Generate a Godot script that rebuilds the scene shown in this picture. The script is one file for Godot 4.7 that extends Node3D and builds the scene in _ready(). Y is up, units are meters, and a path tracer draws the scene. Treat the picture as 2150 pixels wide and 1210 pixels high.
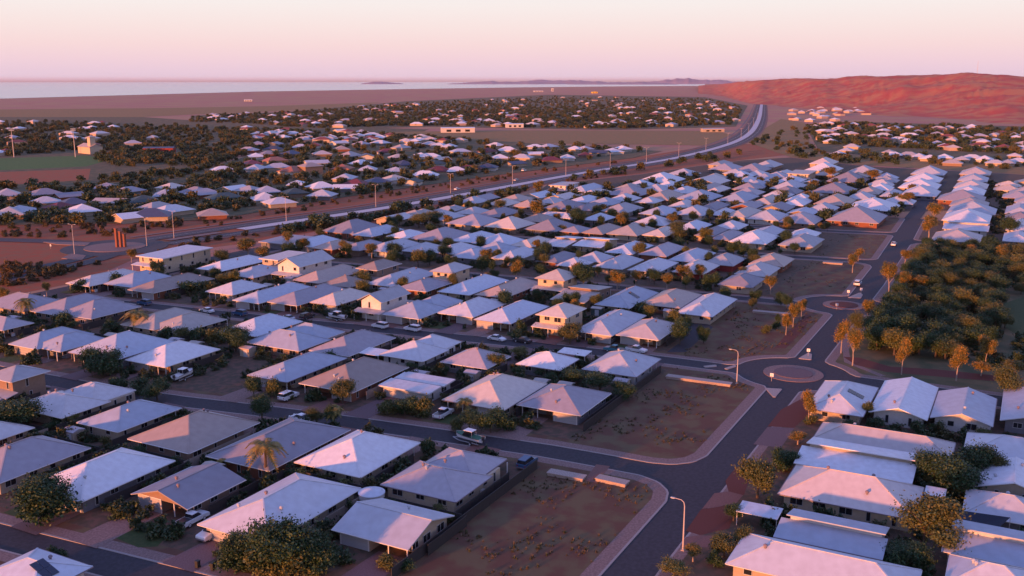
extends Node3D
# A red-earth coastal town at sundown seen from the air. Layout frame of the estate: s runs along the main road, t runs left of it.
const F := 2050.0
const CAM_H := 65.0
const HORIZON := 168.0
const KERB := 0.13
var A2 := Vector3(cos(deg_to_rad(62.0)), 0, -sin(deg_to_rad(62.0)))
var A1 := Vector3(-sin(deg_to_rad(62.0)), 0, -cos(deg_to_rad(62.0)))
var TURN := deg_to_rad(62.0)
var rng := RandomNumberGenerator.new()
var used := {}
var M := {}
var house_refs := []

# ---------------------------------------------------------------- placing
func G(u: float, v: float, h := 0.0) -> Vector3:
	var p := atan((605.0 - HORIZON) / F)
	var d := Vector3((u - 1075.0) / F, (605.0 - v) / F, -1.0)
	var y := d.y * cos(p) + d.z * sin(p)
	var z := -d.y * sin(p) + d.z * cos(p)
	var k := (h - CAM_H) / y
	return Vector3(d.x * k, h, z * k)
func W(s: float, t: float, y := 0.0) -> Vector3:
	return A2 * s + A1 * t + Vector3(0, y, 0)
func ST(p: Vector3) -> Vector2:
	return Vector2(p.dot(A2), p.dot(A1))
func metres(px: float, p: Vector3) -> float:      # size of px picture pixels at p
	return px / F * Vector2(p.x, p.z).length() * 1.02

# ---------------------------------------------------------------- naming
func numbered(called: String) -> String:
	var n: int = used.get(called, 0)
	used[called] = n + 1
	return called if n == 0 else "%s_%03d" % [called, n]
func thing(called: String, label: String, category: String, at := Vector3.ZERO, turn := 0.0, group := "") -> Node3D:
	var o := Node3D.new()
	o.name = numbered(called)
	add_child(o, true)
	o.position = at
	o.rotation.y = turn
	o.set_meta("label", label)
	o.set_meta("category", category)
	if group: o.set_meta("group", group)
	return o
func dup(root: Node3D, at: Vector3, turn: float, sc := Vector3.ONE, label := "", group := "") -> Node3D:
	var r: Node3D = root.duplicate()
	var base: String = root.get_meta("kind_name")
	r.name = numbered(base)
	add_child(r, true)
	r.position = at
	r.rotation.y = turn
	r.scale = sc
	if label: r.set_meta("label", label)
	if group: r.set_meta("group", group)
	return r
func obj(called: String, mesh: Mesh, m: Material, parent: Node3D, at := Vector3.ZERO, turn := 0.0) -> MeshInstance3D:
	var o := MeshInstance3D.new()
	o.name = called
	o.mesh = mesh
	o.material_override = m
	o.position = at
	o.rotation.y = turn
	parent.add_child(o, true)
	return o
func part(called: String, st: SurfaceTool, m: Material, parent: Node3D) -> MeshInstance3D:
	return obj(called, fin(st), m, parent)
func structure(called: String, mesh: Mesh, m: Material) -> MeshInstance3D:
	var o := obj(numbered(called), mesh, m, self)
	o.set_meta("kind", "structure")
	return o

# ---------------------------------------------------------------- meshes
func tool() -> SurfaceTool:
	var st := SurfaceTool.new()
	st.begin(Mesh.PRIMITIVE_TRIANGLES)
	st.set_smooth_group(-1)
	return st
func fin(st: SurfaceTool) -> ArrayMesh:
	st.generate_normals()
	return st.commit()
func tri(st: SurfaceTool, a: Vector3, b: Vector3, c: Vector3) -> void:
	st.add_vertex(a); st.add_vertex(c); st.add_vertex(b)
func quad(st: SurfaceTool, a: Vector3, b: Vector3, c: Vector3, d: Vector3) -> void:
	tri(st, a, b, c); tri(st, a, c, d)
func box(st: SurfaceTool, c: Vector3, s: Vector3) -> void:
	var h := s * 0.5
	var v := []
	for i in 8:
		v.append(c + Vector3(h.x if i & 1 else -h.x, h.y if i & 2 else -h.y, h.z if i & 4 else -h.z))
	quad(st, v[0], v[2], v[3], v[1]); quad(st, v[4], v[5], v[7], v[6])
	quad(st, v[0], v[4], v[6], v[2]); quad(st, v[1], v[3], v[7], v[5])
	quad(st, v[2], v[6], v[7], v[3]); quad(st, v[0], v[1], v[5], v[4])
func bar(st: SurfaceTool, a: Vector3, b: Vector3, w: float, h: float) -> void:   # a box from a to b
	var f := (b - a).normalized()
	var r := f.cross(Vector3.UP)
	r = (r.normalized() if r.length() > 0.01 else Vector3.RIGHT) * w * 0.5
	var u := r.cross(f).normalized() * h * 0.5
	quad(st, a - r - u, a + r - u, a + r + u, a - r + u); quad(st, b - r - u, b - r + u, b + r + u, b + r - u)
	quad(st, a - r + u, a + r + u, b + r + u, b - r + u); quad(st, a - r - u, b - r - u, b + r - u, a + r - u)
	quad(st, a + r - u, b + r - u, b + r + u, a + r + u); quad(st, a - r - u, a - r + u, b - r + u, b - r - u)
func tube(st: SurfaceTool, pts: Array, rad: Array, n := 6) -> void:
	var rings := []
	for i in pts.size():
		var f: Vector3 = (pts[min(i + 1, pts.size() - 1)] - pts[max(i - 1, 0)]).normalized()
		var a := f.cross(Vector3(0.31, 0.2, 0.93)).normalized()
		var b := f.cross(a)
		var ring := []
		for k in n:
			ring.append(pts[i] + (a * cos(TAU * k / n) + b * sin(TAU * k / n)) * rad[i])
		rings.append(ring)
	for i in pts.size() - 1:
		for k in n:
			quad(st, rings[i][k], rings[i][(k + 1) % n], rings[i + 1][(k + 1) % n], rings[i + 1][k])
	for k in range(1, n - 1):
		tri(st, rings[0][0], rings[0][k], rings[0][k + 1]); tri(st, rings[-1][0], rings[-1][k + 1], rings[-1][k])
func lathe(st: SurfaceTool, prof: Array, n := 16) -> void:     # prof of Vector2(radius, y)
	for i in prof.size() - 1:
		for k in n:
			var c0 := Vector2.from_angle(TAU * k / n); var c1 := Vector2.from_angle(TAU * (k + 1) / n)
			var p: Vector2 = prof[i]; var q: Vector2 = prof[i + 1]
			quad(st, Vector3(c0.x * p.x, p.y, c0.y * p.x), Vector3(c1.x * p.x, p.y, c1.y * p.x), Vector3(c1.x * q.x, q.y, c1.y * q.x), Vector3(c0.x * q.x, q.y, c0.y * q.x))
func flat(poly: PackedVector2Array, y: float) -> ArrayMesh:   # polygon of (s, t)
	var st := tool()
	var ids := Geometry2D.triangulate_polygon(poly)
	for i in range(0, ids.size(), 3):
		upward(st, W(poly[ids[i]].x, poly[ids[i]].y, y), W(poly[ids[i + 1]].x, poly[ids[i + 1]].y, y), W(poly[ids[i + 2]].x, poly[ids[i + 2]].y, y))
	return fin(st)
func upward(st: SurfaceTool, a: Vector3, b: Vector3, c: Vector3) -> void:
	if (b - a).cross(c - a).y > 0: tri(st, a, b, c)
	else: tri(st, a, c, b)
func slab(poly: PackedVector2Array, y0: float, y1: float) -> ArrayMesh:
	var st := tool()
	var ids := Geometry2D.triangulate_polygon(poly)
	for i in range(0, ids.size(), 3):
		upward(st, W(poly[ids[i]].x, poly[ids[i]].y, y1), W(poly[ids[i + 1]].x, poly[ids[i + 1]].y, y1), W(poly[ids[i + 2]].x, poly[ids[i + 2]].y, y1))
	var cw := Geometry2D.is_polygon_clockwise(poly)
	for i in poly.size():
		var a := poly[i]; var b := poly[(i + 1) % poly.size()]
		if cw: quad(st, W(a.x, a.y, y0), W(b.x, b.y, y0), W(b.x, b.y, y1), W(a.x, a.y, y1))
		else: quad(st, W(b.x, b.y, y0), W(a.x, a.y, y0), W(a.x, a.y, y1), W(b.x, b.y, y1))
	return fin(st)
func biggest(ps: Array) -> PackedVector2Array:
	var best := PackedVector2Array(); var area := -1.0
	for p in ps:
		if Geometry2D.is_polygon_clockwise(p): continue
		var a := 0.0
		for i in p.size(): a += p[i].cross(p[(i + 1) % p.size()])
		if absf(a) > area: area = absf(a); best = p
	return best
func inset(p: PackedVector2Array, d: float) -> PackedVector2Array:
	return biggest(Geometry2D.offset_polygon(p, -d, Geometry2D.JOIN_ROUND))
func rounded(p: PackedVector2Array, r: float) -> PackedVector2Array:
	return biggest(Geometry2D.offset_polygon(inset(p, r), r, Geometry2D.JOIN_ROUND))
func circle(c: Vector2, r: float, n := 40) -> PackedVector2Array:
	var p := PackedVector2Array()
	for i in n: p.append(c + Vector2.from_angle(TAU * i / n) * r)
	return p
func ccw(p: PackedVector2Array) -> PackedVector2Array:
	if Geometry2D.is_polygon_clockwise(p): p.reverse()
	return p
func pxpoly(pts: Array) -> PackedVector2Array:     # picture points lying on the ground -> (s, t)
	var p := PackedVector2Array()
	for i in range(0, pts.size(), 2): p.append(ST(G(pts[i], pts[i + 1])))
	return ccw(p)
func strip(pts: Array, w: float, y: float) -> ArrayMesh:      # ribbon along (s, t) points, with 3 m smoothing
	var st := tool()
	var l := []; var r := []
	for i in pts.size():
		var f: Vector2 = (pts[min(i + 1, pts.size() - 1)] - pts[max(i - 1, 0)]).normalized()
		var n := Vector2(-f.y, f.x) * w * 0.5
		l.append(pts[i] + n); r.append(pts[i] - n)
	for i in pts.size() - 1:
		upward(st, W(l[i].x, l[i].y, y), W(r[i].x, r[i].y, y), W(r[i + 1].x, r[i + 1].y, y))
		upward(st, W(l[i].x, l[i].y, y), W(r[i + 1].x, r[i + 1].y, y), W(l[i + 1].x, l[i + 1].y, y))
	return fin(st)
func smooth_line(pts: Array, step := 8) -> Array:
	var out := []
	for i in pts.size() - 1:
		var p0: Vector2 = pts[max(i - 1, 0)]; var p1: Vector2 = pts[i]; var p2: Vector2 = pts[i + 1]; var p3: Vector2 = pts[min(i + 2, pts.size() - 1)]
		for k in step: out.append(p1.cubic_interpolate(p2, p0, p3, float(k) / step))
	out.append(pts[-1])
	return out
func shifted(pts: Array, d: float) -> Array:
	var out := []
	for i in pts.size():
		var f: Vector2 = (pts[min(i + 1, pts.size() - 1)] - pts[max(i - 1, 0)]).normalized()
		out.append(pts[i] + Vector2(-f.y, f.x) * d)
	return out

# ---------------------------------------------------------------- materials
func noise_tex(size: int, freq: float, lo: Color, hi: Color, seed_: int, oct := 5, spots := 0.0, contrast := 1.6) -> ImageTexture:
	var n := FastNoiseLite.new()
	n.seed = seed_; n.frequency = freq; n.fractal_octaves = oct; n.noise_type = FastNoiseLite.TYPE_SIMPLEX_SMOOTH
	var src := n.get_seamless_image(size, size)
	var img := Image.create(size, size, true, Image.FORMAT_RGB8)
	var r := RandomNumberGenerator.new(); r.seed = seed_
	for y in size:
		for x in size:
			var k := clampf((src.get_pixel(x, y).r - 0.5) * contrast + 0.5 + r.randf_range(-spots, spots), 0, 1)
			img.set_pixel(x, y, lo.lerp(hi, k))
	img.generate_mipmaps()
	return ImageTexture.create_from_image(img)
func lin(r: float, g: float, b: float) -> Color:
	return Color(r, g, b).linear_to_srgb()
func mat(c: Color, rough := 0.8, tex: Texture2D = null, metres_per_tile := 4.0) -> StandardMaterial3D:
	var m := StandardMaterial3D.new()
	m.albedo_color = c
	m.roughness = rough
	if tex:
		m.albedo_texture = tex
		m.uv1_triplanar = true
		m.uv1_world_triplanar = true
		m.uv1_scale = Vector3.ONE / metres_per_tile
	return m
func leaf(c: Color) -> StandardMaterial3D:
	var m := StandardMaterial3D.new()
	m.albedo_color = c
	m.vertex_color_use_as_albedo = true
	m.roughness = 0.6
	m.cull_mode = BaseMaterial3D.CULL_DISABLED
	return m
func materials() -> void:
	var stain := noise_tex(256, 0.02, Color(0.93, 0.92, 0.915), Color(1, 1, 1), 3, 6, 0.10)
	var grit := noise_tex(512, 0.03, Color(0.80, 0.78, 0.78), Color(1, 1, 1), 5, 7, 0.22, 1.3)
	var soil := noise_tex(1024, 0.008, lin(0.125, 0.054, 0.030), lin(0.138, 0.094, 0.044), 7, 7, 0.18, 2.8)
	var soil2 := noise_tex(1024, 0.010, lin(0.38, 0.075, 0.024), lin(0.29, 0.105, 0.042), 9, 7, 0.10, 2.0)
	var grassy := noise_tex(1024, 0.012, lin(0.33, 0.155, 0.052), lin(0.23, 0.155, 0.046), 11, 7, 0.12, 2.6)
	var plain := noise_tex(1024, 0.006, lin(0.44, 0.165, 0.120), lin(0.44, 0.230, 0.115), 13, 7, 0.08, 2.6)
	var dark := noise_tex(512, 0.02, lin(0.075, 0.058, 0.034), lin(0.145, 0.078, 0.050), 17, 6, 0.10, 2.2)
	var lawn := noise_tex(512, 0.03, lin(0.045, 0.125, 0.018), lin(0.075, 0.165, 0.028), 19, 6, 0.12, 1.8)
	var scrub := noise_tex(1024, 0.015, lin(0.075, 0.078, 0.030), lin(0.165, 0.110, 0.048), 23, 7, 0.12, 2.6)
	var hillt := noise_tex(1024, 0.010, lin(0.44, 0.070, 0.046), lin(0.47, 0.180, 0.078), 29, 7, 0.06, 3.0)
	M.ground = mat(Color(1, 1, 1), 0.95, plain, 900.0)
	M.plain = mat(Color(1, 0.98, 0.96), 0.95, plain, 260.0)
	M.soil = mat(Color(1, 1, 1), 0.95, soil, 46.0)
	M.red = mat(Color(1, 1, 1), 0.95, soil2, 60.0)
	M.grassy = mat(Color(1, 1, 1), 0.95, grassy, 90.0)
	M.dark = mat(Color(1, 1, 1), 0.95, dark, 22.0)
	M.lawn = mat(Color(0.92, 0.72, 0.85), 0.95, lawn, 14.0)
	M.oval = mat(Color(1, 1, 1), 0.95, lawn, 60.0)
	M.scrub = mat(Color(1, 1, 1), 0.95, scrub, 140.0)
	M.hill = mat(Color(1, 1, 1), 0.95, hillt, 700.0)
	M.island = mat(lin(0.42, 0.32, 0.32), 0.95, stain, 2400.0)  # lightened towards mauve: distance haze put into the island colour
	M.asphalt = mat(lin(0.050, 0.046, 0.054), 0.85, grit, 14.0)
	M.highway = mat(lin(0.085, 0.078, 0.082), 0.85, grit, 16.0)
	M.path = mat(lin(0.30, 0.19, 0.16), 0.85, grit, 8.0)
	M.kerb = mat(lin(0.42, 0.36, 0.33), 0.8, grit, 3.0)
	M.brick_paving = mat(lin(0.26, 0.12, 0.095), 0.85, grit, 4.0)
	M.grey_paving = mat(lin(0.19, 0.12, 0.12), 0.85, grit, 4.0)
	M.mulch = mat(lin(0.17, 0.045, 0.030), 0.95, grit, 3.0)
	M.concrete = mat(lin(0.50, 0.40, 0.34), 0.85, grit, 4.0)
	M.sky_glare = mat(lin(0.74, 0.68, 0.66), 0.8, grit, 9.0)  # pale tone stands for sky glare off the carriageway
	M.line = mat(lin(0.70, 0.70, 0.70), 0.7)
	M.roof_white = mat(lin(0.78, 0.78, 0.79), 0.5, stain, 9.0)
	M.roof_blue = mat(lin(0.62, 0.67, 0.74), 0.5, stain, 9.0)
	M.roof_pale = mat(lin(0.62, 0.60, 0.59), 0.55, stain, 9.0)
	M.roof_cream = mat(lin(0.68, 0.60, 0.51), 0.55, stain, 9.0)
	M.roof_grey = mat(lin(0.44, 0.41, 0.44), 0.55, stain, 9.0)
	M.roof_tan = mat(lin(0.50, 0.40, 0.33), 0.55, stain, 9.0)
	M.roof_pink = mat(lin(0.68, 0.60, 0.55), 0.55, stain, 9.0)
	M.roof_red = mat(lin(0.20, 0.035, 0.035), 0.55, stain, 9.0)
	M.roof_navy = mat(lin(0.07, 0.085, 0.14), 0.55, stain, 9.0)
	M.roof_green = mat(lin(0.05, 0.085, 0.075), 0.55, stain, 9.0)
	M.roof_orange = mat(lin(0.45, 0.16, 0.08), 0.6, stain, 9.0)
	for key in ["white", "blue", "pale", "cream", "grey", "tan", "pink", "red", "navy", "green", "orange"]:
		for v in 3:
			var c: Color = M["roof_" + key].albedo_color
			var k: float = [1.0, 0.92, 0.84][v]
			var r := mat(Color(c.r * k, c.g * (k + 0.004 * v), c.b * (k + 0.012 * v)), 0.5 + 0.06 * v, stain, 9.0 + 2.0 * v)
			M["roof_%s%d" % [key, v]] = r
	M.wall_cream = mat(lin(0.44, 0.36, 0.27), 0.85, stain, 5.0)
	M.wall_white = mat(lin(0.58, 0.56, 0.53), 0.85, stain, 5.0)
	M.wall_tan = mat(lin(0.28, 0.19, 0.14), 0.85, stain, 5.0)
	M.wall_brick = mat(lin(0.27, 0.10, 0.055), 0.9, stain, 5.0)
	M.wall_grey = mat(lin(0.18, 0.18, 0.20), 0.85, stain, 5.0)
	M.wall_red = mat(lin(0.30, 0.04, 0.035), 0.85, stain, 5.0)
	M.wall_sunlit = mat(lin(0.60, 0.48, 0.34), 0.85, stain, 5.0)  # brighter warm wall tone, sunlight painted into the colour
	M.wall_clad = mat(lin(0.70, 0.66, 0.62), 0.85, stain, 5.0)
	M.trim = mat(lin(0.66, 0.63, 0.60), 0.6)
	M.trim_dark = mat(lin(0.22, 0.17, 0.18), 0.6)
	M.glass = mat(lin(0.020, 0.022, 0.028), 0.12)
	M.frame = mat(lin(0.45, 0.44, 0.43), 0.5)
	M.door = mat(lin(0.16, 0.09, 0.06), 0.6)
	M.garage = mat(lin(0.40, 0.38, 0.38), 0.6)
	M.panel = mat(lin(0.03, 0.035, 0.06), 0.2)
	M.metal = mat(lin(0.45, 0.46, 0.48), 0.45)
	M.fence = mat(lin(0.045, 0.042, 0.042), 0.6, stain, 4.0)
	M.fence_cream = mat(lin(0.34, 0.28, 0.23), 0.6, stain, 4.0)
	M.bark = mat(lin(0.12, 0.085, 0.06), 0.95, grit, 1.5)
	M.bark_pale = mat(lin(0.45, 0.36, 0.29), 0.9, grit, 1.5)
	M.leaf = leaf(Color(1, 1, 1))
	M.car_white = mat(lin(0.78, 0.78, 0.78), 0.25)
	M.car_white.clearcoat_enabled = true
	M.car_blue = mat(lin(0.03, 0.10, 0.20), 0.3)
	M.car_dark = mat(lin(0.04, 0.04, 0.045), 0.3)
	M.car_teal = mat(lin(0.05, 0.22, 0.28), 0.35)
	M.car_silver = mat(lin(0.48, 0.48, 0.50), 0.3)
	M.tyre = mat(lin(0.02, 0.02, 0.02), 0.9)
	M.rim = mat(lin(0.5, 0.5, 0.5), 0.35)
	M.lamp_red = mat(lin(0.35, 0.02, 0.02), 0.3)
	M.lamp_clear = mat(lin(0.75, 0.75, 0.72), 0.15)
	M.sign_white = mat(lin(0.8, 0.8, 0.8), 0.5)
	M.pole = mat(lin(0.52, 0.45, 0.42), 0.5)
	M.yellow = mat(lin(0.70, 0.46, 0.03), 0.6)
	M.sail = mat(lin(0.012, 0.018, 0.035), 0.8)
	M.bin = mat(lin(0.02, 0.022, 0.02), 0.6)
	M.green_cover = mat(lin(0.05, 0.16, 0.09), 0.7)
	var w := mat(lin(0.20, 0.25, 0.33), 0.18)
	w.metallic_specular = 1.0
	M.sea = w

# ---------------------------------------------------------------- houses
const ORD := ["first", "second", "third", "fourth", "fifth", "sixth", "seventh", "eighth", "ninth", "tenth", "eleventh", "twelfth", "thirteenth", "fourteenth", "fifteenth", "sixteenth", "seventeenth", "eighteenth"]
const ROWS := {
	"alp": "across the lowest street from the lawn",
	"bet": "%s from bare red block, lowest street",
	"gam": "%s from bare red block, facing the boat across its street",
	"del": "%s from grassy block, on the boat's side of its street",
	"eps": "%s from grassy block, backing the boat street homes",
	"zet": "%s from tree-edged block, fronting parked cars",
	"eta": "%s from tree-edged block, second row behind parked cars",
	"iot": "%s from the curved lamp along the main road",
	"kap": "%s from the pale roundabout along the park road",
	"lam": "%s from the park road in the rear row"}
const TONE := {"white": "white", "blue": "bluish white", "grey": "lilac grey", "tan": "tan", "cream": "cream", "pale": "pale grey", "pink": "pinkish cream", "red": "dark red", "navy": "dark blue", "green": "dark green", "orange": "orange"}
const FORM := {"H": "hip-roofed house", "M": "twin-peaked hip-roofed house", "G": "gabled house", "S": "split skillion-roofed house", "F": "flat-roofed house", "N": "two-storey hip-roofed house"}
var win_frames := {}
var win_panes := {}
var roof_y := {}

func prism(st: SurfaceTool, poly: Array, y0: float, y1: float) -> void:
	var pv := PackedVector2Array(poly)
	var ids := Geometry2D.triangulate_polygon(pv)
	for i in range(0, ids.size(), 3):
		upward(st, Vector3(pv[ids[i]].x, y1, pv[ids[i]].y), Vector3(pv[ids[i + 1]].x, y1, pv[ids[i + 1]].y), Vector3(pv[ids[i + 2]].x, y1, pv[ids[i + 2]].y))
	var cw := Geometry2D.is_polygon_clockwise(pv)
	for i in poly.size():
		var a: Vector2 = poly[i]; var b: Vector2 = poly[(i + 1) % poly.size()]
		if not cw: quad(st, Vector3(b.x, y0, b.y), Vector3(a.x, y0, a.y), Vector3(a.x, y1, a.y), Vector3(b.x, y1, b.y))
		else: quad(st, Vector3(a.x, y0, a.y), Vector3(b.x, y0, b.y), Vector3(b.x, y1, b.y), Vector3(a.x, y1, a.y))

func hip(st: SurfaceTool, caps: SurfaceTool, gut: SurfaceTool, x0: float, x1: float, z0: float, z1: float, y: float, k: float) -> void:
	var a := Vector3(x0, y, z0); var b := Vector3(x1, y, z0); var c := Vector3(x1, y, z1); var d := Vector3(x0, y, z1)
	var e: Vector3; var f: Vector3
	var lx := x1 - x0; var lz := z1 - z0
	var h := minf(lx, lz) * 0.5
	if lx >= lz:
		e = Vector3(x0 + h, y + h * k, (z0 + z1) / 2); f = Vector3(x1 - h, y + h * k, (z0 + z1) / 2)
		tri(st, d, a, e); quad(st, a, b, f, e); tri(st, b, c, f); quad(st, c, d, e, f)
		ridge(caps, [[a, e], [d, e], [e, f], [b, f], [c, f]])
	else:
		e = Vector3((x0 + x1) / 2, y + h * k, z0 + h); f = Vector3((x0 + x1) / 2, y + h * k, z1 - h)
		tri(st, a, b, e); quad(st, b, c, f, e); tri(st, c, d, f); quad(st, d, a, e, f)
		ridge(caps, [[a, e], [b, e], [e, f], [c, f], [d, f]])
	skirt(st, gut, [a, b, c, d])
func skirt(st: SurfaceTool, gut: SurfaceTool, r: Array) -> void:
	var dn := Vector3(0, -0.2, 0)
	var n := r.size()
	for i in n:
		quad(st, r[i], r[i] + dn, r[(i + 1) % n] + dn, r[(i + 1) % n])
		if gut:
			var o: Vector3 = (r[i] + r[(i + 1) % n]) * 0.5
			var mid: Vector3 = (r[0] + r[2]) * 0.5
			var out := (o - mid); out.y = 0
			var e: Vector3 = (r[(i + 1) % n] - r[i]).normalized()
			out = (out - e * out.dot(e)).normalized() * 0.075
			bar(gut, r[i] + out + Vector3(0, -0.07, 0), r[(i + 1) % n] + out + Vector3(0, -0.07, 0), 0.13, 0.11)
	if n == 4: quad(st, r[0] + dn, r[3] + dn, r[2] + dn, r[1] + dn)
func ridge(caps: SurfaceTool, segs: Array) -> void:
	if not caps: return
	for s in segs:
		if (s[1] - s[0]).length() > 0.3: bar(caps, s[0] + Vector3(0, 0.035, 0), s[1] + Vector3(0, 0.035, 0), 0.22, 0.07)
func gable(st: SurfaceTool, caps: SurfaceTool, gut: SurfaceTool, x0: float, x1: float, z0: float, z1: float, y: float, k: float, ends: SurfaceTool, ov: float) -> void:
	var along := (x1 - x0) >= (z1 - z0)
	var h := (z1 - z0 if along else x1 - x0) * 0.5
	var e: Vector3; var f: Vector3
	var a := Vector3(x0, y, z0); var b := Vector3(x1, y, z0); var c := Vector3(x1, y, z1); var d := Vector3(x0, y, z1)
	if along:
		e = Vector3(x0, y + h * k, (z0 + z1) / 2); f = Vector3(x1, e.y, e.z)
		thick(st, a, b, f, e); thick(st, c, d, e, f)
		for x in [x0 + ov, x1 - ov]: tri(ends, Vector3(x, y - 0.2, z0 + ov), Vector3(x, e.y - ov * 0.1 - 0.2, e.z), Vector3(x, y - 0.2, z1 - ov))
		if gut: bar(gut, a + Vector3(0, -0.07, -0.075), b + Vector3(0, -0.07, -0.075), 0.13, 0.11); bar(gut, d + Vector3(0, -0.07, 0.075), c + Vector3(0, -0.07, 0.075), 0.13, 0.11)
	else:
		e = Vector3((x0 + x1) / 2, y + h * k, z0); f = Vector3(e.x, e.y, z1)
		thick(st, b, c, f, e); thick(st, d, a, e, f)
		for z in [z0 + ov, z1 - ov]: tri(ends, Vector3(x0 + ov, y - 0.2, z), Vector3(e.x, e.y - ov * 0.1 - 0.2, z), Vector3(x1 - ov, y - 0.2, z))
		if gut: bar(gut, b + Vector3(0.075, -0.07, 0), c + Vector3(0.075, -0.07, 0), 0.13, 0.11); bar(gut, a + Vector3(-0.075, -0.07, 0), d + Vector3(-0.075, -0.07, 0), 0.13, 0.11)
	ridge(caps, [[e, f]])
func thick(st: SurfaceTool, a: Vector3, b: Vector3, c: Vector3, d: Vector3, h := 0.16) -> void:
	var n := Vector3(0, -h, 0)
	quad(st, a, b, c, d); quad(st, d + n, c + n, b + n, a + n)
	quad(st, a, a + n, b + n, b); quad(st, b, b + n, c + n, c); quad(st, c, c + n, d + n, d); quad(st, d, d + n, a + n, a)

func window(h: Node3D, at: Vector3, turn: float, w: float, ht: float) -> void:
	var key := "%.1f_%.1f" % [w, ht]
	if not win_frames.has(key):
		var st := tool()
		for sx in [-1, 1]: box(st, Vector3(sx * (w / 2 - 0.04), 0, 0.03), Vector3(0.08, ht, 0.10))
		for sy in [-1, 1]: box(st, Vector3(0, sy * (ht / 2 - 0.04), 0.03), Vector3(w - 0.16, 0.08, 0.10))
		if w > 1.3: box(st, Vector3(0, 0, 0.03), Vector3(0.06, ht - 0.16, 0.09))
		win_frames[key] = fin(st)
		st = tool()
		box(st, Vector3(0, 0, 0.02), Vector3(w - 0.161, ht - 0.161, 0.03))
		win_panes[key] = fin(st)
	var o := obj("window", win_frames[key], M.frame, h, at, turn)
	obj("pane", win_panes[key], M.glass, o)
var garage_mesh: Array = []
func garage(h: Node3D, at: Vector3, turn: float) -> void:
	if garage_mesh.is_empty():
		var st := tool()
		for sx in [-1, 1]: box(st, Vector3(sx * 2.42, 1.1, 0.03), Vector3(0.12, 2.3, 0.12))
		box(st, Vector3(0, 2.31, 0.03), Vector3(4.96, 0.12, 0.12))
		garage_mesh.append(fin(st))
		st = tool()
		box(st, Vector3(0, 0, 0.03), Vector3(4.7, 0.53, 0.05))
		garage_mesh.append(fin(st))
	var o := obj("garage_door", garage_mesh[0], M.trim, h, at, turn)
	for i in 4: obj("panel", garage_mesh[1], M.garage, o, Vector3(0, 0.29 + i * 0.56, 0))

func wall_windows(h: Node3D, a: Vector2, b: Vector2, outw: Vector2, y: float, r: RandomNumberGenerator, few := false) -> void:
	var l := a.distance_to(b)
	var n := int(l / (5.2 if few else 3.4))
	var turn := atan2(outw.x, outw.y)
	for i in n:
		var k := (i + 0.5 + r.randf_range(-0.12, 0.12)) / n
		var p := a.lerp(b, k)
		var kind := r.randi() % 4
		var sz: Vector2 = [Vector2(1.2, 1.1), Vector2(2.0, 1.3), Vector2(0.7, 1.7), Vector2(1.6, 1.1)][kind]
		window(h, Vector3(p.x, y - sz.y / 2, p.y), turn, sz.x, sz.y)

func house_label(d: Array) -> String:
	var look: String = "%s %s" % [TONE[d[1]], FORM[d[0]]]
	if d[2] == 2 and d[0] != "N": look = TONE[d[1]] + " two-storey " + FORM[d[0]]
	if d[3] == "alp": return look + " " + ROWS.alp
	if ROWS.has(d[3]): return look + ", " + (ROWS[d[3]] % ORD[d[4]])
	var s: float = d[5]; var t: float = d[6]
	if d[3] == "eas":
		if t < -30: return look + " past the park, on the row beyond the farther side street"
		return look + (", past the park, in the row nearer the trees" if s < 520 else ", past the park, at the far end of the main road")
	if d[3] == "west":
		var h := t - 296.0
		if s > 900: return look + " across the highway, by the wide grass field"
		if h < 45: return look + " across the highway, on the street nearest it"
		if s < 480: return look + " across the highway, towards the green oval"
		return look + " across the highway, in the middle of the suburb"
	if d[3] == "south": return look + (" in the tree belt below the red hill" if s > 950 else " on the fringe street before the hill's tree belt")
	var end := "by the highway" if t > 190 else "by the bare blocks" if t < 95 else "mid street"
	if s < 318: return look + " on the tree-lined street, %s" % end
	if s < 356: return look + " backing the tree-lined street homes, %s" % end
	if s < 395: return look + " in the third street rank, %s" % end
	if s < 436: return look + " in the fourth street rank, %s" % end
	if s < 500: return look + " in the fifth street rank, %s" % end
	return look + " at the estate's far edge, %s" % end
func house_group(d: Array) -> String:
	return {"eas": "houses past the park", "west": "houses across the highway", "south": "houses below the red hill", "est": "houses of the packed estate"}.get(d[3], "houses of the streets round the bare corner blocks")

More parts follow.
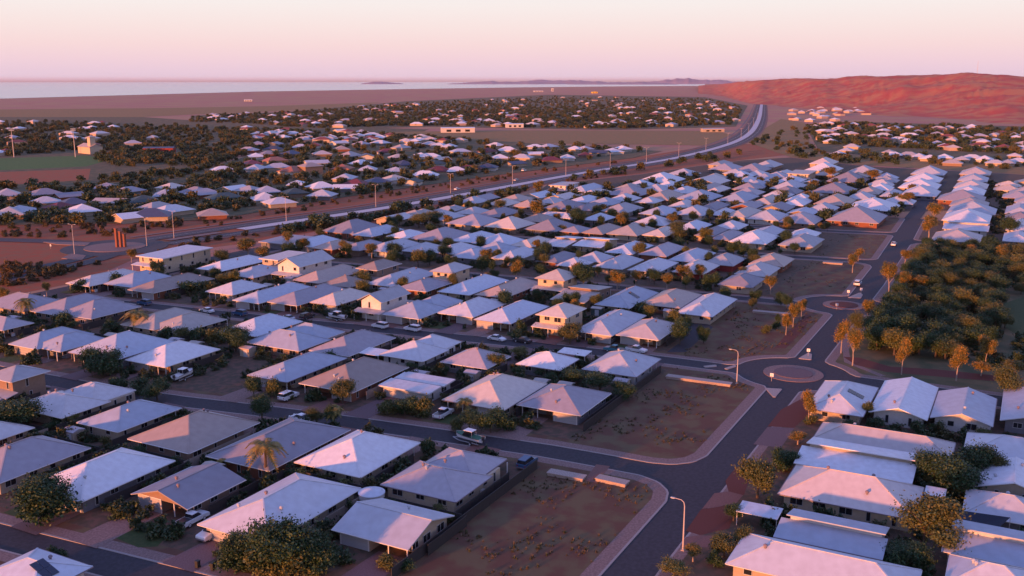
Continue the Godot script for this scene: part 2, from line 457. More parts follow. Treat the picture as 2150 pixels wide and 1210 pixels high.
func house(d: Array, idx: int, detail: int, turn := TURN) -> void:
	var r := RandomNumberGenerator.new(); r.seed = 1000 + idx * 7
	var type: String = d[0]
	var two: bool = d[2] == 2
	var name_: String = "two_storey_house" if two else "house"
	var h := thing(name_, house_label(d), "house", W(d[5], d[6], KERB if detail > 0 else 0.0), turn, house_group(d))
	house_refs.append([h.position, d])
	var x0: float = -d[7] / 2; var x1 := -x0; var z0: float = -d[8] / 2; var z1 := -z0
	var y := (5.4 if two else 2.5) - KERB
	var ov := 0.8
	var k := 0.43 + r.randf_range(-0.05, 0.05)
	var rm: Material = M["roof_%s%d" % [d[1], (idx * 5 + idx / 3) % 3]]
	var wmap := {"white": ["wall_white", "wall_cream", "wall_grey", "wall_cream"], "blue": ["wall_grey", "wall_white", "wall_tan", "wall_cream"], "grey": ["wall_tan", "wall_grey", "wall_cream", "wall_brick"], "tan": ["wall_brick", "wall_brick", "wall_tan", "wall_tan"], "pink": ["wall_cream", "wall_tan", "wall_cream", "wall_cream"]}
	var wm: Material = M[wmap.get(d[1], ["wall_cream", "wall_tan", "wall_white", "wall_cream"])[r.randi() % 4]]
	if idx in [112, 113]: wm = M.wall_red
	if idx in [9, 18, 54, 61, 65, 75, 160]: wm = M.wall_sunlit
	if idx in [50, 70, 128]: wm = M.wall_clad
	var street: int = {"bet": -1, "del": -1, "zet": -1, "gam": 1, "eps": 1, "eta": 1, "kap": 1}.get(d[3], 0)
	var st := tool()
	var caps := tool() if detail > 0 else null
	var gut := tool() if detail > 1 else null
	var walls := tool()
	# wall plan
	var a := x0 + ov; var b := x1 - ov; var p := z0 + ov; var q := z1 - ov
	var poly := [Vector2(a, p), Vector2(b, p), Vector2(b, q), Vector2(a, q)]
	var porch: bool = street != 0 and detail > 1 and not two and type != "F" and d[8] > 9.0
	var cz := lerpf(p, q, r.randf_range(0.42, 0.58))
	var flip := r.randf() < 0.5
	var rec := 2.6
	if porch:
		if street < 0: poly = [Vector2(b, p), Vector2(b, q), Vector2(a + (0.0 if flip else rec), q), Vector2(a + (0.0 if flip else rec), cz), Vector2(a + (rec if flip else 0.0), cz), Vector2(a + (rec if flip else 0.0), p)]
		else: poly = [Vector2(a, p), Vector2(b - (rec if flip else 0.0), p), Vector2(b - (rec if flip else 0.0), cz), Vector2(b - (0.0 if flip else rec), cz), Vector2(b - (0.0 if flip else rec), q), Vector2(a, q)]
	prism(walls, poly, -0.2, y - 0.19)
	# roof
	if type == "H" or type == "N":
		hip(st, caps, gut, x0, x1, z0, z1, y, k)
	elif type == "M":
		if d[7] >= d[8]:
			hip(st, caps, gut, x0, lerpf(x0, x1, 0.60), z0, z1, y, k)
			hip(st, caps, gut, lerpf(x0, x1, 0.42), x1 + 0.01, z0 + d[8] * 0.08, z1 - d[8] * 0.10, y - 0.03, k + 0.02)
		else:
			hip(st, caps, gut, x0, x1, z0, lerpf(z0, z1, 0.60), y, k)
			hip(st, caps, gut, x0 + d[7] * 0.08, x1 - d[7] * 0.1, lerpf(z0, z1, 0.42), z1 + 0.01, y - 0.03, k + 0.02)
	elif type == "G":
		gable(st, caps, gut, x0, x1, z0, z1, y, 0.5 if two else 0.30, walls, ov)
	elif type == "S":
		var xm := lerpf(x0, x1, 0.52)
		thick(st, Vector3(x0, y, z0), Vector3(xm, y + 0.95, z0), Vector3(xm, y + 0.95, z1), Vector3(x0, y, z1))
		thick(st, Vector3(xm - 0.5, y + 1.75, z0 + 0.8), Vector3(x1, y + 0.7, z0 + 0.8), Vector3(x1, y + 0.7, z1 - 0.3), Vector3(xm - 0.5, y + 1.75, z1 - 0.3))
		prism(walls, [Vector2(xm + 0.02, p + 0.5), Vector2(b, p + 0.5), Vector2(b, q), Vector2(xm + 0.02, q)], y - 0.2, y + 0.6)
		for zz in [p + 0.5, q]:
			tri(walls, Vector3(xm + 0.02, y + 0.6, zz), Vector3(xm + 0.02, y + 1.4, zz), Vector3(b, y + 0.6, zz))
		quad(walls, Vector3(xm + 0.02, y + 0.6, p + 0.5), Vector3(xm + 0.02, y + 1.4, p + 0.5), Vector3(xm + 0.02, y + 1.4, q), Vector3(xm + 0.02, y + 0.6, q))
		if gut: bar(gut, Vector3(x0 - 0.075, y - 0.07, z0), Vector3(x0 - 0.075, y - 0.07, z1), 0.13, 0.11)
	elif type == "F":
		if d[3] == "del":
			for e in [[x0, lerpf(x0, x1, 0.46)], [lerpf(x0, x1, 0.56), x1]]:
				thick(st, Vector3(e[0], y + 0.1, z0), Vector3(e[1], y + 0.35, z0), Vector3(e[1], y + 0.35, z1), Vector3(e[0], y + 0.1, z1), 0.3)
			thick(st, Vector3(lerpf(x0, x1, 0.465), y - 0.1, z0 + 2), Vector3(lerpf(x0, x1, 0.555), y - 0.1, z0 + 2), Vector3(lerpf(x0, x1, 0.555), y - 0.1, z1 - 2), Vector3(lerpf(x0, x1, 0.465), y - 0.1, z1 - 2), 0.08)
		else:
			thick(st, Vector3(x0, y, z0), Vector3(x1, y + 0.4, z0), Vector3(x1, y + 0.4, z1), Vector3(x0, y, z1), 0.35)
	if two and detail > 0:      # skirt roof over the ground floor, towards the street, on posts
		thick(st, Vector3(x0 - 2.0, 2.45, z0 - 0.4), Vector3(a, 3.0, z0 - 0.4), Vector3(a, 3.0, z1 + 0.8), Vector3(x0 - 2.0, 2.45, z1 + 0.8), 0.14)
	var roof := part("roof", st, rm, h)
	part("walls", walls, wm, h)
	if caps and type != "S" and type != "F": part("ridge_cap", caps, rm, roof)
	if gut and type != "F": part("gutter", gut, M.trim if r.randf() < 0.7 else M.trim_dark, roof)
	if detail < 1: return
	if two:
		for zz in [z0, 0.0, z1]:
			var ps := tool(); box(ps, Vector3(x0 - 1.7, 1.15, zz), Vector3(0.16, 2.5, 0.16)); part("post", ps, M.trim, h)
		for yy in ([2.1, 4.9] if detail > 1 else [4.9]):
			wall_windows(h, Vector2(a, p), Vector2(a, q), Vector2(-1, 0), yy, r)
			wall_windows(h, Vector2(a, q), Vector2(b, q), Vector2(0, 1), yy, r, true)
			if detail > 1: wall_windows(h, Vector2(b, p), Vector2(b, q), Vector2(1, 0), yy, r, true)
	else:
		if detail > 1:
			wall_windows(h, Vector2(a, q), Vector2(b, q) if not (porch and not flip and street > 0) else Vector2(b - rec, q), Vector2(0, 1), 2.1, r)
			wall_windows(h, Vector2(a + 3, p), Vector2(b - 3, p), Vector2(0, -1), 2.1, r, true)
			if street < 0: wall_windows(h, Vector2(b, p), Vector2(b, q), Vector2(1, 0), 2.1, r, true)
			if street >= 0: wall_windows(h, Vector2(a, p), Vector2(a, q), Vector2(-1, 0), 2.1, r)
		else:
			wall_windows(h, Vector2(a, p), Vector2(a, q), Vector2(-1, 0), 2.1, r, true)
			if idx % 2 == 0: wall_windows(h, Vector2(a, q), Vector2(b, q), Vector2(0, 1), 2.1, r, true)
	if porch:
		var fx := a if street < 0 else b
		var inn := fx + rec * -street
		var turn_ := -PI / 2 if street < 0 else PI / 2
		var s0 := p if flip else cz; var s1 := cz if flip else q        # the recessed bay
		var f0 := cz if flip else p; var f1 := q if flip else cz
		garage(h, Vector3(fx, -0.02, (f0 + f1) / 2), turn_)
		window(h, Vector3(inn, 1.5, lerpf(s0, s1, 0.28)), turn_, 1.6, 1.3)
		var dt := tool(); box(dt, Vector3(0, 1.0, 0.03), Vector3(0.95, 2.1, 0.07))
		var door := obj("door", fin(dt), M.door, h, Vector3(inn, 0, lerpf(s0, s1, 0.68)), turn_)
		var kb := tool(); box(kb, Vector3(0.36, 1.0, 0.085), Vector3(0.05, 0.18, 0.04)); part("handle", kb, M.metal, door)
		for zz in [s0 if flip else s1, lerpf(s0, s1, 0.5)]:
			var ps := tool(); box(ps, Vector3(fx + 0.1 * street * -1, (y - 0.2) / 2 - 0.1, zz), Vector3(0.15, y, 0.15)); part("post", ps, M.trim, h)
	elif d[3] == "iot":
		garage(h, Vector3(0, -0.02, p), PI)
	if detail > 1 and (type == "H" or type == "M" or type == "G"):
		var kk := k if type != "G" else 0.30
		for i in (1 + r.randi() % 3):
			var vx := r.randf_range(x0 + 2.2, x1 - 2.2); var vz := r.randf_range(z0 + 2.2, z1 - 2.2)
			if type == "M": vx = r.randf_range(x0 + 2.2, x0 + d[7] * 0.4)
			var hy := y + kk * minf(minf(vx - x0, x1 - vx) if type != "G" or d[7] < d[8] else 99.0, minf(vz - z0, z1 - vz) if type != "G" or d[7] >= d[8] else 99.0)
			var vs := tool(); lathe(vs, [Vector2(0.001, -0.1), Vector2(0.16, -0.1), Vector2(0.16, 0.18), Vector2(0.28, 0.26), Vector2(0.28, 0.46), Vector2(0.12, 0.58), Vector2(0.001, 0.60)], 8)
			var v := part("roof_vent", vs, M.metal if r.randf() < 0.4 else M.trim_dark, roof); v.position = Vector3(vx, hy, vz)
		if idx in [12, 59, 26]:
			solar(roof, (x0 + x1) / 2 + r.randf_range(-1.5, 1.5), z1 - minf(d[8] * 0.27, 3.4), z1, y, kk)
	if detail > 1 and r.randf() < 0.5:
		var ac := tool(); box(ac, Vector3(r.randf_range(a + 2, b - 2), 0.45, q + 0.26), Vector3(0.9, 0.75, 0.4)); part("air_conditioner", ac, M.trim, h)
func solar(roof: Node3D, x: float, z: float, z1: float, y: float, k: float) -> void:
	for i in 2:
		for j in 2:
			var st := tool()
			box(st, Vector3.ZERO, Vector3(0.98, 0.05, 1.6))
			var o := part("solar_panel", st, M.panel, roof)
			var zz := z + (j - 0.5) * 1.55
			o.position = Vector3(x + (i - 0.5) * 1.03, y + k * (z1 - zz) + 0.09, zz)
			o.rotation.x = atan(k)

func fence(a: Vector2, b: Vector2, m: Material, label: String, ht := 1.75) -> void:
	var at := W(a.x, a.y, KERB)
	var dirv := W(b.x, b.y, KERB) - at
	var n := int(maxf(1.0, round(dirv.length() / 2.4)))
	var f := thing("fence", label, "fence", at, atan2(-dirv.z, dirv.x), "sheet metal fences between the house blocks")
	var l := dirv.length() / n
	var st := tool()
	box(st, Vector3(l / 2, ht / 2, 0), Vector3(l - 0.08, ht - 0.1, 0.03))
	box(st, Vector3(l / 2, ht, 0), Vector3(l - 0.08, 0.06, 0.07))
	for i in int(l / 0.2) - 1: box(st, Vector3(0.2 * (i + 1), ht / 2, 0.02), Vector3(0.05, ht - 0.14, 0.02))
	var mesh := fin(st)
	var ps := tool(); box(ps, Vector3(0, ht / 2 + 0.02, 0), Vector3(0.075, ht + 0.1, 0.075))
	var pm := fin(ps)
	for i in n:
		obj("panel", mesh, m, f, Vector3(l * i, 0, 0))
		obj("post", pm, m, f, Vector3(l * i, 0, 0))
	obj("post", pm, m, f, Vector3(l * n, 0, 0))

# ---------------------------------------------------------------- plants
var protos := {}
func leaf_crown(clumps: int, per: int, rx: float, ry: float, cy: float, size: float, cols: Array, seed_: int, hollow := 0.35) -> ArrayMesh:
	var r := RandomNumberGenerator.new(); r.seed = seed_
	var st := SurfaceTool.new(); st.begin(Mesh.PRIMITIVE_TRIANGLES); st.set_smooth_group(-1)
	var lobes := []
	for i in 4 + r.randi() % 4:
		var a := TAU * (i + r.randf_range(-0.35, 0.35)) / 5.5
		var out := r.randf_range(0.25, 0.62)
		lobes.append([Vector3(cos(a) * rx * out, cy + ry * r.randf_range(-0.45, 0.55), sin(a) * rx * out), r.randf_range(0.36, 0.58)])
	for i in clumps:
		var dirv := Vector3(r.randfn(), r.randfn(), r.randfn()).normalized()
		var rad := lerpf(hollow, 1.0, pow(r.randf(), 0.5)) * r.randf_range(0.78, 1.1)
		var lb: Array = lobes[r.randi() % lobes.size()]
		var c: Vector3 = lb[0] + Vector3(dirv.x * rx, dirv.y * ry * 0.9, dirv.z * rx) * rad * lb[1]
		var cr := rx * r.randf_range(0.16, 0.34)
		var col: Color = cols[r.randi() % cols.size()]
		for j in per:
			var o := Vector3(r.randfn(), r.randfn(), r.randfn()) * cr * 0.62
			var n := (Vector3(r.randfn(), r.randfn(), r.randfn()) + o.normalized() * 0.7).normalized()
			var u := n.cross(Vector3(r.randfn(), r.randfn(), r.randfn())).normalized()
			var v := n.cross(u)
			var s := size * r.randf_range(0.6, 1.35)
			var k := r.randf_range(0.7, 1.35)
			st.set_color(Color(col.r * k, col.g * k, col.b * k))
			var p := c + o
			st.add_vertex(p - u * s); st.add_vertex(p + v * s * 0.55); st.add_vertex(p + u * s)
			st.add_vertex(p - u * s); st.add_vertex(p + u * s); st.add_vertex(p - v * s * 0.55)
	st.generate_normals()
	return st.commit()
func trunk_mesh(ht: float, spread: float, rad: float, limbs: int, seed_: int) -> SurfaceTool:
	var r := RandomNumberGenerator.new(); r.seed = seed_
	var st := tool()
	var top := Vector3(r.randf_range(-0.3, 0.3), ht * 0.62, r.randf_range(-0.3, 0.3))
	tube(st, [Vector3(0, -0.15, 0), Vector3(0.05, ht * 0.2, 0.03), top * 0.6 + Vector3(0, 0.1, 0), top], [rad * 1.35, rad, rad * 0.8, rad * 0.45])
	for i in limbs:
		var a := TAU * i / limbs + r.randf_range(-0.4, 0.4)
		var b := top * r.randf_range(0.45, 0.85)
		var e := b + Vector3(cos(a) * spread * 0.6, ht * r.randf_range(0.18, 0.34), sin(a) * spread * 0.6)
		tube(st, [b, b.lerp(e, 0.5) + Vector3(0, 0.12, 0), e], [rad * 0.5, rad * 0.35, rad * 0.14], 5)
	return st
func make_trees() -> void:
	var green := [Color(0.028, 0.062, 0.018), Color(0.038, 0.074, 0.020), Color(0.024, 0.052, 0.018)]
	var olive := [Color(0.080, 0.092, 0.022), Color(0.066, 0.084, 0.022), Color(0.105, 0.098, 0.024)]
	var gold := [Color(0.230, 0.145, 0.020), Color(0.130, 0.110, 0.022), Color(0.280, 0.160, 0.020), Color(0.090, 0.092, 0.022)]  # gold entries put the warm sun into the leaf colour
	var yellow := [Color(0.110, 0.115, 0.022), Color(0.090, 0.105, 0.025), Color(0.130, 0.115, 0.022)]
	var defs := {
		"dark": [["leafy_tree", "dark green bushy tree"], 7.0, 3.0, 2.6, 3.7, 140, 72, 0.155, green, "bark", 0.16],
		"olive": [["spreading_tree", "olive green spreading tree"], 7.0, 3.1, 2.5, 4.0, 125, 66, 0.15, olive, "bark", 0.17],
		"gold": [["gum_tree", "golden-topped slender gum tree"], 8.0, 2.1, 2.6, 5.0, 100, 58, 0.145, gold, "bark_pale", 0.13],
		"yellow": [["leafy_tree", "yellow-green leafy tree"], 6.0, 2.4, 2.2, 3.5, 105, 58, 0.145, yellow, "bark", 0.13]}
	for key in defs:
		var d: Array = defs[key]
		for v in 3:
			var o := Node3D.new()
			o.set_meta("kind_name", d[0][0]); o.set_meta("category", "tree"); o.set_meta("look", d[0][1])
			var sd: int = hash(key) % 1000 + v * 31
			part("trunk", trunk_mesh(d[1], d[2], d[10], 5, sd), M[d[9]], o)
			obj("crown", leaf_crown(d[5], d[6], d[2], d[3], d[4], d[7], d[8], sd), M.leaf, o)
			o.set_meta("height", d[1]); o.set_meta("width", d[2] * 2.15)
			protos[key + str(v)] = o
	for v in 3:
		var o := Node3D.new()
		o.set_meta("kind_name", "shrub"); o.set_meta("category", "shrub"); o.set_meta("look", "dense dark green shrub")
		part("stem", trunk_mesh(1.6, 1.2, 0.06, 5, 70 + v), M.bark, o)
		obj("foliage", leaf_crown(60, 46, 1.45, 1.1, 1.05, 0.12, green if v < 2 else olive, 80 + v, 0.2), M.leaf, o)
		o.set_meta("height", 2.2); o.set_meta("width", 3.1)
		protos["shrub" + str(v)] = o
	for v in 2:
		var o := Node3D.new()
		o.set_meta("kind_name", "palm_tree"); o.set_meta("category", "palm"); o.set_meta("look", "feathery palm with arching fronds")
		var st := tool()
		tube(st, [Vector3(0, -0.2, 0), Vector3(0.08, 1.3, 0), Vector3(0.16, 2.7, 0.08), Vector3(0.2, 4.0, 0.1)], [0.24, 0.17, 0.15, 0.13])
		part("trunk", st, M.bark, o)
		var r := RandomNumberGenerator.new(); r.seed = 40 + v
		var fr := leaf_fronds(r)
		obj("crown", fr, M.leaf, o, Vector3(0.2, 4.0, 0.1))
		o.set_meta("height", 5.6); o.set_meta("width", 5.2)
		protos["palm" + str(v)] = o
func leaf_fronds(r: RandomNumberGenerator) -> ArrayMesh:
	var st := SurfaceTool.new(); st.begin(Mesh.PRIMITIVE_TRIANGLES); st.set_smooth_group(-1)
	for i in 26:
		var a := TAU * i * 0.382 + r.randf_range(-0.2, 0.2)
		var lift := r.randf_range(-0.1, 1.25)
		var l := r.randf_range(2.2, 2.9)
		var f := Vector3(cos(a), 0, sin(a))
		var side := Vector3(-sin(a), 0, cos(a))
		var prev := Vector3.ZERO
		var n := 14
		for j in range(1, n + 1):
			var k := float(j) / n
			var p := f * l * k * cos(lift * 0.6) + Vector3.UP * (l * (k * sin(lift) - k * k * (0.75 + 0.4 * lift * 0.5)))
			var w := 0.62 * sin(PI * (0.12 + 0.86 * k)) + 0.05
			var c := Color(0.300, 0.200, 0.030).lerp(Color(0.090, 0.105, 0.026), r.randf())
			st.set_color(c)
			for s in [-1.0, 1.0]:
				var tip: Vector3 = p + side * s * w + f * 0.22 - Vector3(0, 0.24 * w, 0)
				st.add_vertex(prev); st.add_vertex(p); st.add_vertex(tip)
				st.add_vertex(prev.lerp(p, 0.2)); st.add_vertex(prev.lerp(p, 0.55)); st.add_vertex(tip - f * 0.16 + Vector3(0, 0.05, 0))
			st.add_vertex(prev + side * 0.035); st.add_vertex(p + side * 0.03); st.add_vertex(p - side * 0.03)
			st.add_vertex(prev + side * 0.035); st.add_vertex(p - side * 0.03); st.add_vertex(prev - side * 0.035)
			prev = p
	st.generate_normals()
	return st.commit()
func near_phrase(p: Vector3) -> Array:
	var best := 1e9; var d: Array = []
	for e in house_refs:
		var l: float = (e[0] - p).length_squared()
		if l < best: best = l; d = e[1]
	var where: String = {"alp": "lowest street", "bet": "lowest street", "gam": "boat street", "del": "boat street", "eps": "parked car street", "zet": "parked car street", "eta": "tree-lined street", "iot": "main road", "kap": "park road", "lam": "rear row"}.get(d[3], "")
	if where == "":
		var v := ST(p)
		var area: String = {"eas": "past the park", "west": "across the highway", "south": "below the red hill"}.get(d[3], "of the packed estate")
		var spot := "among the houses " + area
		if d[3] == "est":
			var end := "by the highway" if v.y > 190 else "by the bare blocks" if v.y < 95 else "mid street"
			spot = ("on the tree-lined street, " if v.x < 318 else "behind the tree-lined street homes, " if v.x < 356 else "in the third street rank, " if v.x < 395 else "in the fourth street rank, " if v.x < 436 else "in the fifth street rank, " if v.x < 500 else "at the estate's far edge, ") + end
		return [spot, "trees " + area]
	return ["beside the %s %s house of the %s" % [ORD[d[4]], TONE[d[1]], where], "garden trees and shrubs of the near streets"]
func tree(kind: String, at: Vector3, ht: float, wd: float, where := "", group := "") -> void:
	var v := rng.randi() % (2 if kind == "palm" else 3)
	var pr: Node3D = protos[kind + str(v)]
	var ph := near_phrase(at) if where == "" else [where, group]
	var sy: float = ht / pr.get_meta("height"); var sx: float = wd / pr.get_meta("width")
	var o := dup(pr, at, rng.randf() * TAU, Vector3(sx, sy, sx), pr.get_meta("look") + " " + ph[0], ph[1])
	for mk in ["kind_name", "look", "height", "width"]: o.remove_meta(mk)
func px_tree(kind: String, u: float, v: float, hpx: float, wpx: float, where := "", group := "") -> void:
	var p := G(u, v, KERB)
	tree(kind, p, metres(hpx, p) * 1.04, metres(wpx, p), where, group)

# ---------------------------------------------------------------- vehicles
func side_profile(st: SurfaceTool, prof: Array, hw: float, taper := 0.0) -> void:
	var pv := PackedVector2Array(prof)
	var ids := Geometry2D.triangulate_polygon(pv)
	var z := func(p: Vector2) -> float: return hw - taper * maxf(0.0, p.y - 0.9)
	for i in range(0, ids.size(), 3):
		for s in [-1.0, 1.0]:
			var a := pv[ids[i]]; var b := pv[ids[i + 1]]; var c := pv[ids[i + 2]]
			tri(st, Vector3(a.x, a.y, s * z.call(a)), Vector3(b.x, b.y, s * z.call(b)), Vector3(c.x, c.y, s * z.call(c)))
	for i in prof.size():
		var a: Vector2 = prof[i]; var b: Vector2 = prof[(i + 1) % prof.size()]
		quad(st, Vector3(a.x, a.y, -z.call(a)), Vector3(b.x, b.y, -z.call(b)), Vector3(b.x, b.y, z.call(b)), Vector3(a.x, a.y, z.call(a)))
func wheel(car: Node3D, x: float, z: float, r := 0.35) -> void:
	var st := tool(); lathe(st, [Vector2(r * 0.62, -0.11), Vector2(r, -0.09), Vector2(r, 0.09), Vector2(r * 0.62, 0.11)], 14)
	var w := Node3D.new(); w.name = "wheel"; car.add_child(w, true)
	w.position = Vector3(x, r, z); w.rotation.x = PI / 2
	part("tyre", st, M.tyre, w)
	st = tool(); lathe(st, [Vector2(0.001, -0.09), Vector2(r * 0.62, -0.10), Vector2(r * 0.62, 0.10), Vector2(0.001, 0.09)], 10)
	part("rim", st, M.rim, w)
func car(kind: String, paint: String, at: Vector3, turn: float, label: String) -> void:
	var c := thing("parked_" + kind, label, {"sedan": "car", "wagon": "car", "ute": "pickup truck"}[kind], at, turn, "vehicles")
	var m: Material = M["car_" + paint]
	var body := tool(); var cab := tool(); var top := tool()
	var L := 2.35
	if kind == "sedan":
		side_profile(body, [Vector2(-L, 0.30), Vector2(-L, 0.78), Vector2(-L + 0.25, 0.92), Vector2(-0.9, 0.96), Vector2(0.9, 0.96), Vector2(L - 0.25, 0.78), Vector2(L, 0.62), Vector2(L, 0.30)], 0.88)
		side_profile(cab, [Vector2(-1.55, 0.95), Vector2(-0.95, 1.40), Vector2(0.25, 1.42), Vector2(1.05, 0.95)], 0.80, 0.35)
		side_profile(top, [Vector2(-1.0, 1.39), Vector2(-0.92, 1.45), Vector2(0.22, 1.47), Vector2(0.32, 1.41)], 0.80, 0.35)
	elif kind == "wagon":
		side_profile(body, [Vector2(-L, 0.38), Vector2(-L, 1.05), Vector2(-L + 0.08, 1.12), Vector2(1.0, 1.10), Vector2(L - 0.15, 0.95), Vector2(L, 0.80), Vector2(L, 0.38)], 0.93)
		side_profile(cab, [Vector2(-L + 0.06, 1.10), Vector2(-L + 0.22, 1.70), Vector2(0.30, 1.72), Vector2(1.05, 1.10)], 0.86, 0.22)
		side_profile(top, [Vector2(-L + 0.16, 1.68), Vector2(-L + 0.22, 1.78), Vector2(0.28, 1.80), Vector2(0.40, 1.70)], 0.87, 0.22)
	else:
		L = 2.6
		side_profile(body, [Vector2(-L, 0.45), Vector2(-L, 1.10), Vector2(-0.75, 1.10), Vector2(1.1, 1.12), Vector2(L - 0.12, 0.98), Vector2(L, 0.85), Vector2(L, 0.45)], 0.92)
		side_profile(cab, [Vector2(-0.75, 1.10), Vector2(-0.62, 1.68), Vector2(0.45, 1.70), Vector2(1.15, 1.10)], 0.84, 0.22)
		side_profile(top, [Vector2(-0.68, 1.66), Vector2(-0.62, 1.76), Vector2(0.43, 1.78), Vector2(0.55, 1.68)], 0.85, 0.22)
		var tr := tool(); box(tr, Vector3(-1.68, 1.112, 0), Vector3(1.7, 0.02, 1.6)); part("tray", tr, M.car_dark, c)
	var b := part("body", body, m, c)
	part("window", cab, M.glass, c)
	part("roof_panel", top, m, c)
	for s in [-1, 1]:
		var l := tool(); box(l, Vector3(L - 0.03, 0.74, s * 0.62), Vector3(0.08, 0.16, 0.32)); part("headlight", l, M.lamp_clear, c)
		l = tool(); box(l, Vector3(-L + 0.03, 0.80, s * 0.70), Vector3(0.08, 0.22, 0.22)); part("tail_light", l, M.lamp_red, c)
		l = tool(); box(l, Vector3(0.85, 1.05, s * 0.98), Vector3(0.14, 0.13, 0.16)); part("mirror", l, m, c)
		for x in [-1.42, 1.45]: wheel(c, x, s * 0.82, 0.34 if kind == "sedan" else 0.39)
	for x in [L, -L]:
		var bp := tool(); box(bp, Vector3(x, 0.46, 0), Vector3(0.14, 0.2, 1.74)); part("bumper", bp, M.trim_dark if kind != "sedan" else m, b)
func px_car(kind: String, paint: String, u: float, v: float, along: String, label: String) -> void:
	var p := G(u, v, 0.02)
	var on_block := ST(p)
	var tu := TURN + (0.0 if along == "s" else PI / 2 - 0.11 if along == "t" else PI if along == "-s" else -PI / 2 - 0.11)
	car(kind, paint, p + Vector3(0, KERB if along.ends_with("s") and kind != "road" else 0.0, 0), tu, label)
func boat(at: Vector3, turn: float, label: String, cover: bool) -> void:
	var b := thing("boat", label, "boat", at, turn, "trailered boats")
	var hull := tool()
	var secs := []
	for i in 9:
		var k := i / 8.0
		var x := -2.9 + 5.8 * k
		var hw := 1.1 * (1.0 if k < 0.5 else sqrt(maxf(0.0, 1.0 - pow((k - 0.5) * 2, 2.4)))) + 0.02
		secs.append([Vector3(x, 1.55 + 0.35 * k * k, -hw), Vector3(x, 1.05 + 0.1 * k, -hw * 0.86), Vector3(x, 0.62 + 0.75 * pow(k, 5), 0), Vector3(x, 1.05 + 0.1 * k, hw * 0.86), Vector3(x, 1.55 + 0.35 * k * k, hw)])
	for i in 8:
		for j in 4: quad(hull, secs[i][j], secs[i + 1][j], secs[i + 1][j + 1], secs[i][j + 1])
	for j in range(1, 4): tri(hull, secs[0][0], secs[0][j], secs[0][j + 1])
	var hl := part("hull", hull, M.car_white, b)
	var deck := tool()
	for i in 8: quad(deck, secs[i][0] + Vector3(0, -0.12, 0.04), secs[i][4] + Vector3(0, -0.12, -0.04), secs[i + 1][4] + Vector3(0, -0.12, -0.04), secs[i + 1][0] + Vector3(0, -0.12, 0.04))
	part("deck", deck, M.green_cover if cover else M.trim, b)
	var rail := tool()
	for s in [0, 4]:
		for i in 8: bar(rail, secs[i][s], secs[i + 1][s], 0.08, 0.07)
	part("gunwale", rail, M.car_dark, hl)
	var cabin := tool(); side_profile(cabin, [Vector2(-0.5, 1.5), Vector2(-0.4, 2.5), Vector2(0.5, 2.5), Vector2(1.1, 1.6)], 0.75, 0.1); part("windscreen", cabin, M.glass, b)
	var top := tool(); box(top, Vector3(-0.2, 2.58, 0), Vector3(1.9, 0.08, 1.5)); part("hardtop", top, M.car_white, b)
	for s in [-1, 1]:
		var pl := tool(); tube(pl, [Vector3(-1.1, 1.5, s * 0.7), Vector3(-1.05, 2.55, s * 0.68)], [0.03, 0.03]); part("post", pl, M.metal, b)
		wheel(b, -0.9, s * 1.0, 0.33)
	var mo := tool(); box(mo, Vector3(-3.15, 1.55, 0), Vector3(0.45, 0.7, 0.4)); box(mo, Vector3(-3.15, 0.95, 0), Vector3(0.2, 0.6, 0.14)); part("outboard_motor", mo, M.car_dark, b)
	var tl := tool()
	for s in [-1, 1]: bar(tl, Vector3(-2.6, 0.5, s * 0.8), Vector3(1.8, 0.5, s * 0.8), 0.1, 0.12); bar(tl, Vector3(1.8, 0.5, s * 0.8), Vector3(3.7, 0.5, 0), 0.1, 0.12); bar(tl, Vector3(-2.0, 0.5, s * 0.5), Vector3(-2.0, 1.0, s * 0.6), 0.08, 0.08)
	bar(tl, Vector3(-0.9, 0.42, -1.0), Vector3(-0.9, 0.42, 1.0), 0.08, 0.08)
	part("trailer", tl, M.metal, b)

# ---------------------------------------------------------------- street furniture
func lamp(at: Vector3, turn: float, ht: float, label: String, group: String, double := false) -> void:
	var o := thing("street_lamp", label, "street lamp", at, turn, group)
	var st := tool(); tube(st, [Vector3.ZERO, Vector3(0, ht * 0.5, 0), Vector3(0, ht * 0.88, 0)], [0.13, 0.10, 0.075]); part("pole", st, M.pole, o)
	st = tool(); box(st, Vector3(0, 0.06, 0), Vector3(0.5, 0.12, 0.5)); part("base", st, M.concrete, o)
	for s in ([1, -1] if double else [1]):
		st = tool(); tube(st, [Vector3(0, ht * 0.88, 0), Vector3(s * 0.12, ht * 0.95, 0), Vector3(s * 0.5, ht * 0.99, 0), Vector3(s * 1.5, ht, 0)], [0.075, 0.06, 0.05, 0.045]); var arm := part("arm", st, M.pole, o)
		st = tool(); box(st, Vector3(s * 1.75, ht, 0), Vector3(0.62, 0.12, 0.26)); box(st, Vector3(s * 1.75, ht - 0.08, 0), Vector3(0.42, 0.05, 0.2)); part("lamp_head", st, M.metal, arm)
func road_sign(at: Vector3, turn: float, label: String) -> void:
	var o := thing("road_sign", label, "sign", at, turn, "small white road signs at the roundabouts")
	var st := tool(); tube(st, [Vector3.ZERO, Vector3(0, 1.7, 0)], [0.04, 0.04]); part("post", st, M.pole, o)
	st = tool(); box(st, Vector3(0.05, 1.45, 0), Vector3(0.03, 0.75, 0.75)); part("plate", st, M.sign_white, o)
